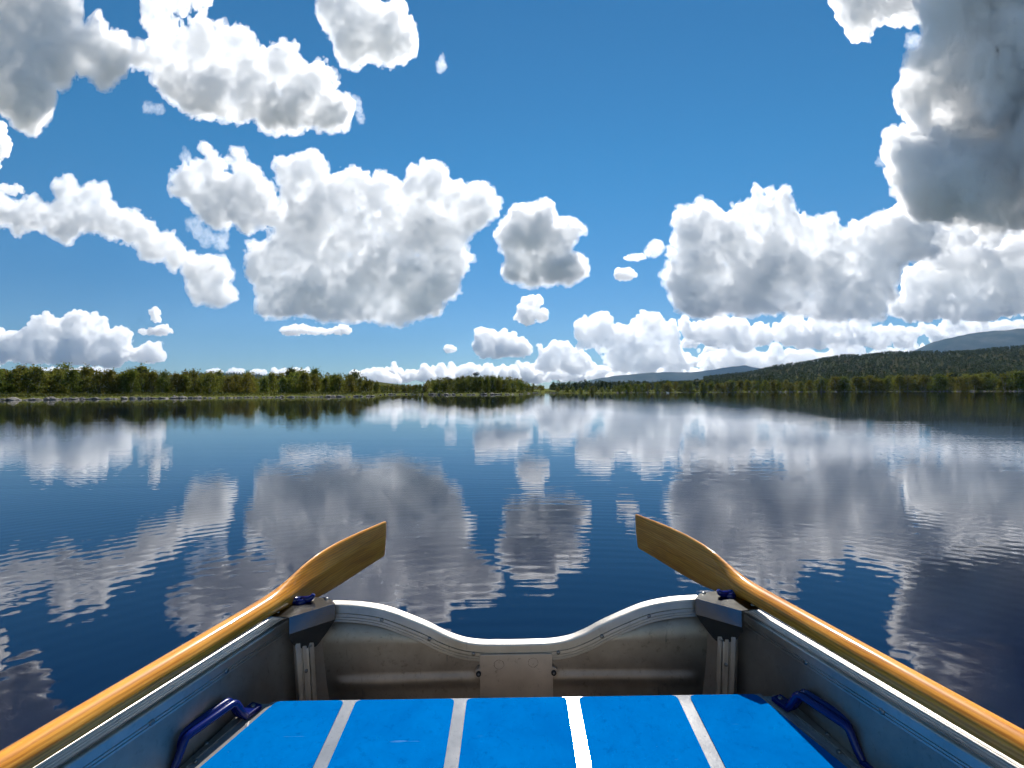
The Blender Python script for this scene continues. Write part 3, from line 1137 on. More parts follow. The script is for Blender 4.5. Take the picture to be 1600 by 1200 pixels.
# ------------------------------------------------------------------ trees
def leaf_mat(name, dark, light, trans=0.25):
    m = new_mat(name, light, 0.8, 0.0, Specular_IOR_Level=0.05)
    v = coords(m)
    n = noise(m, v, 1.1, 3, 0.6)
    g_ = nd(m, 'ShaderNodeNewGeometry')
    oi = nd(m, 'ShaderNodeObjectInfo')
    c = ramp(m, n, [(0.3, dark), (0.7, light)])
    hsv = nd(m, 'ShaderNodeHueSaturation')
    mr = nd(m, 'ShaderNodeMapRange')
    mr.inputs['To Min'].default_value = 0.455
    mr.inputs['To Max'].default_value = 0.525
    lk(m, oi.outputs['Random'], mr.inputs['Value'])
    lk(m, mr.outputs[0], hsv.inputs['Hue'])
    mv = nd(m, 'ShaderNodeMapRange')
    mv.inputs['To Min'].default_value = 0.65
    mv.inputs['To Max'].default_value = 1.35
    lk(m, g_.outputs['Random Per Island'], mv.inputs['Value'])
    big = noise(m, nd(m, 'ShaderNodeNewGeometry').outputs['Position'], 0.03, 3, 0.6)
    mb_ = nd(m, 'ShaderNodeMapRange')
    mb_.inputs['From Min'].default_value = 0.3
    mb_.inputs['From Max'].default_value = 0.7
    mb_.inputs['To Min'].default_value = 0.55
    mb_.inputs['To Max'].default_value = 1.3
    lk(m, big, mb_.inputs['Value'])
    mm_ = nd(m, 'ShaderNodeMath')
    mm_.operation = 'MULTIPLY'
    lk(m, mv.outputs[0], mm_.inputs[0])
    lk(m, mb_.outputs[0], mm_.inputs[1])
    lk(m, mm_.outputs[0], hsv.inputs['Value'])
    lk(m, c, hsv.inputs['Color'])
    lk(m, hsv.outputs[0], P(m).inputs['Base Color'])
    tr = nd(m, 'ShaderNodeBsdfTranslucent')
    lk(m, hsv.outputs[0], tr.inputs['Color'])
    mx = nd(m, 'ShaderNodeMixShader')
    mx.inputs[0].default_value = trans
    out = m.node_tree.nodes['Material Output']
    lk(m, P(m).outputs[0], mx.inputs[1])
    lk(m, tr.outputs[0], mx.inputs[2])
    lk(m, mx.outputs[0], out.inputs['Surface'])
    return m


M['birch_leaf'] = leaf_mat('birch_leaves', (0.055, 0.080, 0.013), (0.20, 0.205, 0.030), 0.45)
M['hill_leaf'] = leaf_mat('hill_birch_leaves', (0.026, 0.040, 0.013), (0.075, 0.082, 0.024), 0.3)
M['needle'] = leaf_mat('conifer_needles', (0.012, 0.024, 0.010), (0.035, 0.052, 0.020), 0.12)
M['bark'] = new_mat('pale_birch_bark', (0.30, 0.28, 0.25), 0.8)
M['dark_bark'] = new_mat('dark_bark', (0.06, 0.045, 0.035), 0.9)
RT = random.Random(11)


def leaf_quad(V_, F_, c, s, r_):
    n = Vector((r_.gauss(0, 1), r_.gauss(0, 1), r_.gauss(0, 0.8) + 0.3)).normalized()
    a = n.orthogonal().normalized()
    b = n.cross(a)
    q = r_.uniform(0, 6.28)
    a, b = a * math.cos(q) + b * math.sin(q), b * math.cos(q) - a * math.sin(q)
    o = len(V_)
    s2 = s * r_.uniform(0.5, 0.9)
    V_ += [c + a * s, c + b * s2, c - a * s * r_.uniform(0.7, 1.1), c - b * s2]
    F_.append((o, o + 1, o + 2, o + 3))


def birch_crown(r_, h, w, leaf, ncl, per):
    """Leaf clumps strung along limbs of a bushy mountain birch; several stems."""
    V_, F_ = [], []
    for k in range(ncl):
        t = r_.random()
        z = h * (0.06 + 0.94 * t ** 0.95)
        env = w * (math.sin(math.pi * min(1, 0.22 + 0.78 * (z / h))) ** 0.75) * 0.5
        a = r_.uniform(0, 6.28)
        q = env * math.sqrt(r_.random()) * r_.uniform(0.7, 1.15)
        c0 = Vector((q * math.cos(a), q * math.sin(a), z))
        sz = w * r_.uniform(0.07, 0.15)
        for i in range(per):
            p = c0 + Vector((r_.gauss(0, sz), r_.gauss(0, sz), r_.gauss(0, sz * 0.8)))
            if p.z < 0.15: p.z = 0.15 + abs(p.z) * 0.2
            leaf_quad(V_, F_, p, leaf * r_.uniform(0.6, 1.3), r_)
    return V_, F_


def spruce_crown(r_, h, w, dens=1.0):
    V_, F_ = [], []
    n = int(26 * dens)
    for k in range(n):
        t = k / n
        z = h * (0.08 + 0.92 * t)
        rad = w * 0.5 * (1 - t) ** 0.85 * r_.uniform(0.7, 1.15) + 0.06
        m_ = int((7 + 5 * (1 - t)) * dens) + 2
        for i in range(m_):
            a = r_.uniform(0, 6.28)
            d = Vector((math.cos(a), math.sin(a), 0))
            L = rad * r_.uniform(0.75, 1.15)
            s = Vector((-d.y, d.x, 0)) * L * 0.30
            c0 = Vector((0, 0, z + r_.uniform(-0.15, 0.15)))
            o = len(V_)
            V_ += [c0 + d * L * 0.1, c0 + d * L * 0.6 + s + Vector((0, 0, -L * 0.28)), c0 + d * L + Vector((0, 0, -L * 0.42)), c0 + d * L * 0.6 - s + Vector((0, 0, -L * 0.28))]
            F_.append((o, o + 1, o + 2, o + 3))
    return V_, F_


def pine_crown(r_, h, w):
    V_, F_ = [], []
    for k in range(16):
        z = h * r_.uniform(0.45, 0.97)
        env = w * 0.5 * math.sin(math.pi * min(1, max(0.1, (z / h - 0.35) / 0.68))) ** 0.6
        a = r_.uniform(0, 6.28)
        q = env * r_.uniform(0.3, 1.0)
        c0 = Vector((q * math.cos(a), q * math.sin(a), z))
        for i in range(38):
            leaf_quad(V_, F_, c0 + Vector((r_.gauss(0, w * 0.12), r_.gauss(0, w * 0.12), r_.gauss(0, h * 0.025))), w * 0.055, r_)
    return V_, F_


def make_tree(name, crown, leafmat, trunkmat, h, stems, tr):
    root = bpy.data.objects.new(name, None)
    COL.objects.link(root)
    f = MB()
    for s in range(stems):
        a = s * 2.4 + 0.5
        lean = 0.0 if stems == 1 else 0.13
        top = Vector((math.cos(a) * lean * h, math.sin(a) * lean * h, h * 0.86))
        pts = [Vector((math.cos(a) * 0.08 * (stems > 1), math.sin(a) * 0.08 * (stems > 1), -0.25)), top * 0.35 + Vector((0.05, 0.03, 0)), top * 0.7 + Vector((-0.04, 0.05, 0)), top]
        f.tube(pts, [tr, tr * 0.75, tr * 0.45, tr * 0.12], 6)
        for b in range(5):
            t = 0.3 + 0.12 * b
            p = top * t
            aa = a + b * 2.1
            f.tube([p, p + Vector((math.cos(aa), math.sin(aa), 0.9)) * h * 0.13], [tr * 0.35, tr * 0.08], 5)
    f.build('trunk', [trunkmat], root)
    g = MB()
    g.add(*crown)
    o = g.build('crown', [leafmat], root) if False else None
    me = mesh_from_arrays('crown', np.array([tuple(v) for v in crown[0]]), np.array(crown[1]))
    me.materials.append(leafmat)
    o = bpy.data.objects.new('crown', me)
    COL.objects.link(o)
    o.parent = root
    return root


protos = {'birch': [], 'spruce': [], 'pine': []}
for k in range(7):
    h = 5.0
    protos['birch'].append(make_tree('birch_tree', birch_crown(RT, h, [3.8, 3.3, 4.4, 3.6, 4.2, 3.0, 3.8][k], 0.19, 52, 26), M['birch_leaf'], M['bark'], h, [3, 2, 3, 2, 3, 1, 2][k], 0.06))
for k in range(4):
    protos['spruce'].append(make_tree('spruce_tree', spruce_crown(RT, 8.0, [2.3, 1.9, 2.7, 1.7][k]), M['needle'], M['dark_bark'], 8.0, 1, 0.12))
for k in range(3):
    protos['pine'].append(make_tree('pine_tree', pine_crown(RT, 8.0, [4.2, 3.4, 3.8][k]), M['needle'], M['dark_bark'], 8.0, 1, 0.13))
used = set()


def place_tree(kind, c, y, scale, label, group, wide=1.0):
    src = RT.choice(protos[kind])
    if src.name not in used:
        root = src
        used.add(src.name)
    else:
        root = src.copy()
        COL.objects.link(root)
        for ch in src.children:
            k_ = ch.copy()
            COL.objects.link(k_)
            k_.parent = root
    root.location = spot(c, y) + Vector((0, 0, -0.05))
    root.rotation_euler = (0, 0, RT.uniform(0, 6.28))
    root.scale = (scale * wide * RT.uniform(0.9, 1.1), scale * wide * RT.uniform(0.9, 1.1), scale)
    cat = {'birch': 'birch', 'spruce': 'spruce', 'pine': 'pine'}[kind]
    tag(root, label, cat, group)
    return root


# left shore: tree tops follow the photo's outline (column, height in metres at the shore belt)
LTOP = [(-120, 5.8), (0, 5.0), (35, 4.6), (60, 5.0), (110, 4.7), (160, 4.4), (210, 5.4), (225, 5.0), (260, 5.0), (300, 4.6), (340, 4.3), (400, 4.2), (450, 4.9), (500, 4.8), (530, 4.8), (560, 4.6), (578, 3.9)]
for k in range(96):
    c = -70 + 650 * ((k % 48) + RT.uniform(0.1, 0.9)) / 48
    row = 0 if k < 48 else 1
    y = shore_y(c) + (RT.uniform(8, 14) if row == 0 else RT.uniform(16, 28))
    sc = table(LTOP, c) / 5.0 * RT.uniform(0.58, 1.04) * (1.0 if row == 0 else 1.12) * (y / (shore_y(c) + 8)) ** 0.5
    if row == 0 and c > 560: sc *= 0.8
    place_tree('birch', c, y, sc, 'bushy green birch in the dense row along the left shore', 'birches along the left shore', 1.05)
for c, o_, h in ((98, 26, 5.6), (240, 30, 6.1), (222, 15, 5.6), (372, 34, 5.0), (455, 24, 6.4), (40, 20, 5.6)):
    place_tree('spruce' if c in (98, 240, 372) else 'pine', c, shore_y(c) + o_, h / 8, 'dark conifer standing up among the birches of the left shore', 'dark conifers on the left shore', 0.8)
for c, lab in ((156, 'small dark spruce at the front edge of the left shore birches'),):
    place_tree('spruce', c, shore_y(c) + 6, 0.26, lab, None, 1.3)
# the low point in the middle and the low ground left of it
for k in range(62):
    if k < 44:
        c = 664 + 170 * (k % 22 + RT.random()) / 22
        y = shore_y(c) + RT.uniform(6, 14) + 10 * (k // 22)
        sc = (0.55 + 0.45 * math.sin(math.pi * min(1, max(0, (c - 655) / 185))) ** 0.7) * RT.uniform(0.75, 1.0)
    else:
        c = 583 + 85 * (k - 44 + RT.random()) / 18
        y = shore_y(c) + RT.uniform(6, 20)
        sc = RT.uniform(0.42, 0.62)
    place_tree('birch', c, y, sc * 1.02, 'green birch on the low wooded point in the middle of the lake shore', 'birches on the middle point')
for c, o_, h in ((745, 16, 6.6), (770, 14, 5.8), (700, 18, 5.2)):
    place_tree('pine', c, shore_y(c) + o_, h / 8, 'taller dark pine among the birches of the middle point', 'pines on the middle point', 0.9)
# right shore
for k in range(132):
    c = 868 + 760 * ((k % 66) + RT.random()) / 66
    row = k // 66
    y = shore_y(c) + (RT.uniform(2.5, 8) if row == 0 else RT.uniform(12, 32))
    sc = (0.85 + 0.35 * sstep(900, 1150, c)) * RT.uniform(0.7, 1.05)
    if c < 960: sc *= 0.75
    if c > 1280: sc *= 1.2
    place_tree('birch', c, y, sc, 'green birch in the belt of trees along the right shore', 'birches along the right shore', 1.15)
con = [(1088, 26, 8.2, 'pine'), (1107, 28, 7.2, 'pine'), (1131, 30, 6.2, 'spruce'), (1150, 30, 8.2, 'spruce'), (1157, 34, 8.8, 'spruce'), (1174, 30, 7.6, 'pine'), (1192, 36, 6.8, 'spruce'), (960, 30, 6.4, 'spruce'), (985, 34, 6.8, 'spruce'), (1020, 36, 7.0, 'spruce'), (1035, 30, 6.5, 'spruce'), (925, 26, 5.6, 'spruce'), (880, 40, 6.2, 'spruce'), (900, 40, 6.4, 'spruce')]
con += [(1365 + 8 * i + RT.uniform(-3, 3), RT.uniform(28, 55), RT.uniform(9, 11.5), 'spruce') for i in range(9)]
con += [(1432, 40, 9.5, 'spruce'), (1443, 44, 9.0, 'spruce'), (1525, 40, 8.6, 'spruce'), (1540, 44, 9.6, 'spruce'), (1553, 40, 9.4, 'spruce'), (1566, 46, 9, 'spruce'), (1590, 44, 9.4, 'spruce'), (1604, 42, 8.8, 'spruce'), (1230, 40, 8, 'spruce'), (1265, 46, 8.4, 'spruce'), (1300, 40, 7.6, 'spruce'), (1330, 44, 8.8, 'spruce'), (1358, 16, 7, 'spruce'), (1490, 30, 8, 'pine')]
for c, o_, h, kind in con:
    place_tree(kind, c, shore_y(c) + o_, h / 8, 'dark conifer rising above the birches of the right shore', 'dark conifers of the right shore', 1.0)

# forest beyond the first rows, read as one mass
def tree_mass(name, label, spots, mats):
    V_, F_, I_ = [], [], []
    for c, y, h, kind in spots:
        p = spot(c, y)
        if kind == 0:
            w = h * RT.uniform(0.5, 0.75)
            ls = max(0.16, min(0.55, y * 0.0011))
            nl = int(26 if y > 500 else 46)
            n0 = len(F_)
            for i in range(nl):
                t = RT.random()
                a = RT.uniform(0, 6.28)
                q = w * 0.5 * math.sin(math.pi * (0.15 + 0.8 * t)) * math.sqrt(RT.random())
                leaf_quad(V_, F_, p + Vector((q * math.cos(a), q * math.sin(a), h * (0.1 + 0.9 * t))), ls * RT.uniform(0.7, 1.4) * (1.3 if nl < 30 else 1.0), RT)
            I_ += [0] * (len(F_) - n0)
        else:
            n0 = len(F_)
            w = h * RT.uniform(0.24, 0.34)
            for k in range(7):
                t = k / 7
                for i in range(4):
                    a = RT.uniform(0, 6.28)
                    d = Vector((math.cos(a), math.sin(a), 0))
                    L = w * 0.5 * (1 - t) + 0.15
                    s = Vector((-d.y, d.x, 0)) * L * 0.5
                    c0 = p + Vector((0, 0, h * (0.06 + 0.94 * t) + h * 0.06))
                    o_ = len(V_)
                    V_ += [c0 + Vector((0, 0, h * 0.05)), c0 + d * L * 0.7 + s + Vector((0, 0, -h * 0.07)), c0 + d * L + Vector((0, 0, -h * 0.10)), c0 + d * L * 0.7 - s + Vector((0, 0, -h * 0.07))]
                    F_.append((o_, o_ + 1, o_ + 2, o_ + 3))
            I_ += [1] * (len(F_) - n0)
    me = mesh_from_arrays(name, np.array([tuple(v) for v in V_]), np.array(F_))
    for mm in mats: me.materials.append(mm)
    me.polygons.foreach_set('material_index', I_)
    o = bpy.data.objects.new(name, me)
    COL.objects.link(o)
    tag(o, label, 'forest', None, 'stuff')
    return o


def ridge_wood(crest, D, n, label):
    V_, F_ = [], []
    for k in range(n):
        c_ = RT.uniform(crest[0][0] + 8, crest[-1][0] - 8)
        H = table(crest, c_)
        x = (c_ - 800) / FPX * D
        y = D + RT.uniform(-160, 20)
        z = max(2, H * math.cos((D - y) / 500 * math.pi / 2) ** 1.25 - 4)
        h = RT.uniform(7, 13)
        w = h * RT.uniform(0.14, 0.3)
        o_ = len(V_)
        V_ += [(x - w, y, z), (x + w, y, z), (x + w * 0.6, y, z + h * 0.55), (x - w * 0.6, y, z + h * 0.6), (x, y - w, z), (x, y + w, z), (x + 0.2, y + w * 0.4, z + h), (x, y - w * 0.4, z + h)]
        F_ += [(o_, o_ + 1, o_ + 2, o_ + 3), (o_ + 4, o_ + 5, o_ + 6, o_ + 7)]
    me = mesh_from_arrays('forest', np.array(V_), np.array(F_))
    me.materials.append(M['needle'])
    o = bpy.data.objects.new('forest', me)
    COL.objects.link(o)
    tag(o, label, 'forest', None, 'stuff')


cr1 = [(250, 608), (300, 588), (337, 583), (380, 584), (430, 588), (480, 591), (540, 594), (590, 599), (640, 602), (700, 606), (760, 611)]
ridge_wood([(c_, max(2, px_h(c_, y_, D3))) for c_, y_ in cr1], D3, 1100, 'dark spruces on the far ridge behind the left shore')
sp = []
for k in range(1150):
    c = RT.uniform(-600, 575)
    sp.append((c, shore_y(c) + 26 + 90 * RT.random() ** 1.3, table(LTOP, c) * RT.uniform(0.8, 1.15), 0 if RT.random() < 0.9 else 1))
for k in range(320):
    c = RT.uniform(575, 850)
    sp.append((c, shore_y(c) + 20 + 150 * RT.random(), RT.uniform(3, 4.6) * (1.0 if c > 660 else 0.75), 0 if RT.random() < 0.7 else 1))
tree_mass('forest', 'birch wood behind the first trees of the left shore', sp, [M['birch_leaf'], M['needle']])
sp = []
for k in range(10500):
    c = RT.uniform(860, 1900)
    t = RT.random()
    s_ = shore_y(c)
    y = s_ + 30 + (1190 - s_) * t
    dark = mnoise.noise((c * 0.01, y * 0.006, 1.7))
    if c < 1100 and t > 0.35: continue
    if t > 0.7 and RT.random() < 0.3 * t: continue
    sp.append((c, y, RT.uniform(3.5, 6.0) if t > 0.3 else RT.uniform(4.5, 7), 1 if RT.random() < 0.16 + 0.45 * dark + (0.2 if t < 0.25 else 0) else 0))
tree_mass('forest', 'mixed forest climbing the hill at the right', sp, [M['hill_leaf'], M['needle']])

# low growth between the stones and the trees
V_, F_ = [], []
for k in range(19000):
    c = RT.uniform(-500, 1800)
    y = shore_y(c) + RT.uniform(2.2, 9)
    if c > 590 and RT.random() < 0.35: continue
    p = spot(c, y)
    hh = RT.uniform(0.15, 0.45) * (1 + 1.6 * max(0, mnoise.noise((c * 0.05, y * 0.1, 9))))
    leaf_quad(V_, F_, p + Vector((0, 0, hh * RT.uniform(0.3, 0.9))), 0.17 * (y / 90) ** 0.5, RT)
me = mesh_from_arrays('undergrowth', np.array([tuple(v) for v in V_]), np.array(F_))
M['shrub'] = leaf_mat('willow_scrub', (0.06, 0.075, 0.015), (0.14, 0.135, 0.03), 0.3)
me.materials.append(M['shrub'])
o = bpy.data.objects.new('undergrowth', me)
COL.objects.link(o)
tag(o, 'low yellow-green scrub and grass along the water edge', 'undergrowth', None, 'stuff')

# ------------------------------------------------------------------ boulders along the water
m = M['rock'] = new_mat('shore_rock', (0.3, 0.28, 0.26), 0.85)
v = coords(m)
oi = nd(m, 'ShaderNodeObjectInfo')
c = ramp(m, noise(m, v, 2.5, 6, 0.7), [(0.3, (0.05, 0.045, 0.042)), (0.5, (0.17, 0.155, 0.14)), (0.72, (0.38, 0.34, 0.31))])
c = mixc(m, oi.outputs['Random'], c, (0.12, 0.11, 0.10))
lk(m, c, P(m).inputs['Base Color'])
rocks = []
for k in range(6):
    bm = bmesh.new()
    bmesh.ops.create_icosphere(bm, subdivisions=3, radius=1.0)
    for v_ in bm.verts:
        q = v_.co.copy()
        d = 1 + 0.35 * mnoise.noise(q * 1.1 + Vector((k * 7, 0, 0))) + 0.14 * mnoise.noise(q * 3.2 + Vector((0, k * 5, 0)))
        v_.co = Vector((q.x * d, q.y * d * 0.85, max(-0.5, q.z) * d * 0.62))
    me = bpy.data.meshes.new('boulder')
    bm.to_mesh(me)
    bm.free()
    me.materials.append(M['rock'])
    rocks.append(me)


def boulder(c, off, s, label, group, k=None, sq=1.0):
    o = bpy.data.objects.new('boulder', rocks[RT.randrange(6) if k is None else k])
    COL.objects.link(o)
    y = shore_y(c) + off
    p = spot(c, y)
    o.location = (p.x, p.y, max(p.z, -0.05) + 0.12 * s)
    o.rotation_euler = (RT.uniform(-0.2, 0.2), RT.uniform(-0.2, 0.2), RT.uniform(0, 6.28))
    o.scale = (s * RT.uniform(0.9, 1.4), s, s * RT.uniform(0.75, 1.1) * sq)
    return tag(o, label, 'boulder', group)


for k in range(130):
    c = -60 + 650 * (k + RT.random()) / 130
    boulder(c, RT.uniform(-0.7, 0.7), 0.26 + 0.42 * RT.random() ** 2.0, 'grey boulder in the line of stones along the left shore', 'boulders along the left shore')
for c, s in ((20, 0.75), (50, 0.5), (78, 0.85), (128, 0.6), (232, 0.55), (285, 0.55), (530, 0.6)):
    boulder(c, 0.2, s, 'larger grey boulder at the water edge of the left shore', 'large boulders of the left shore')
for k in range(44):
    c = 592 + 270 * (k + RT.random()) / 44
    boulder(c, RT.uniform(-0.5, 1.0), 0.4 + 0.5 * RT.random() ** 2, 'grey boulder along the foot of the middle point', 'boulders of the middle point')
boulder(865, -26, 0.8, 'dark lone boulder in the water off the middle point', None, 2)
for k in range(95):
    c = 965 + 650 * (k + RT.random()) / 95
    boulder(c, RT.uniform(-0.6, 0.8), 0.3 + 0.45 * RT.random() ** 2, 'pale stone in the thin line along the right shore', 'stones along the right shore')

# a white gull on the water off the right shore
f = MB()
prof_ = [(-0.42, 0.01, 0.06), (-0.34, 0.045, 0.075), (-0.2, 0.10, 0.07), (0.0, 0.135, 0.05), (0.14, 0.115, 0.05), (0.22, 0.075, 0.10), (0.26, 0.055, 0.17), (0.30, 0.06, 0.24), (0.345, 0.062, 0.265), (0.385, 0.040, 0.262), (0.41, 0.014, 0.255)]
rings = []
for x, r, z in prof_:
    rings.append([Vector((x, r * math.cos(a), z + r * 0.9 * math.sin(a) + 0.03)) for a in [2 * math.pi * i / 14 for i in range(14)]])
f.loft(rings)
f.loft([[Vector((0.40 + d, r * math.cos(a), 0.285 + r * math.sin(a) - d * 0.1)) for a in [2 * math.pi * i / 8 for i in range(8)]] for d, r in ((0, 0.018), (0.05, 0.011), (0.09, 0.003))], 1)
M['white'] = new_mat('white_feathers', (0.8, 0.8, 0.78), 0.7)
M['beak'] = new_mat('yellow_beak', (0.6, 0.35, 0.03), 0.5)
g = f.build('gull', [M['white'], M['beak']])
gp = spot(1043, 235)
g.location = (gp.x, gp.y, 0.0)
g.rotation_euler = (0, 0, 2.6)
g.scale = (1.9, 1.9, 2.2)
tag(g, 'white gull sitting on the water off the right shore', 'gull')

# ------------------------------------------------------------------ the air between the boat and the far fells
m = bpy.data.materials.new('air_haze')
m.use_nodes = True
m.node_tree.nodes.clear()
out_ = m.node_tree.nodes.new('ShaderNodeOutputMaterial')
pv = m.node_tree.nodes.new('ShaderNodeVolumePrincipled')
pv.inputs['Color'].default_value = (0.38, 0.64, 1.0, 1)
pv.inputs['Density'].default_value = 4e-5
pv.inputs['Anisotropy'].default_value = 0.2
m.node_tree.links.new(pv.outputs[0], out_.inputs['Volume'])
f = MB()
f.box((0, 3300, 307), (15000, 8000, 624))
o = f.build('haze', [m])
tag(o, 'thin blue summer haze over the lake and fells', 'haze', None, 'stuff')

# ------------------------------------------------------------------ the clouds
def blob(cx, cy, rx, ry, seed, n=14):
    r_ = random.Random(seed)
    return [(cx + rx * math.cos(a) * r_.uniform(0.75, 1.1), cy - ry * math.sin(a) * (r_.uniform(0.75, 1.1) if math.sin(a) > -0.2 else 0.7)) for a in [2 * math.pi * i / n for i in range(n)]]


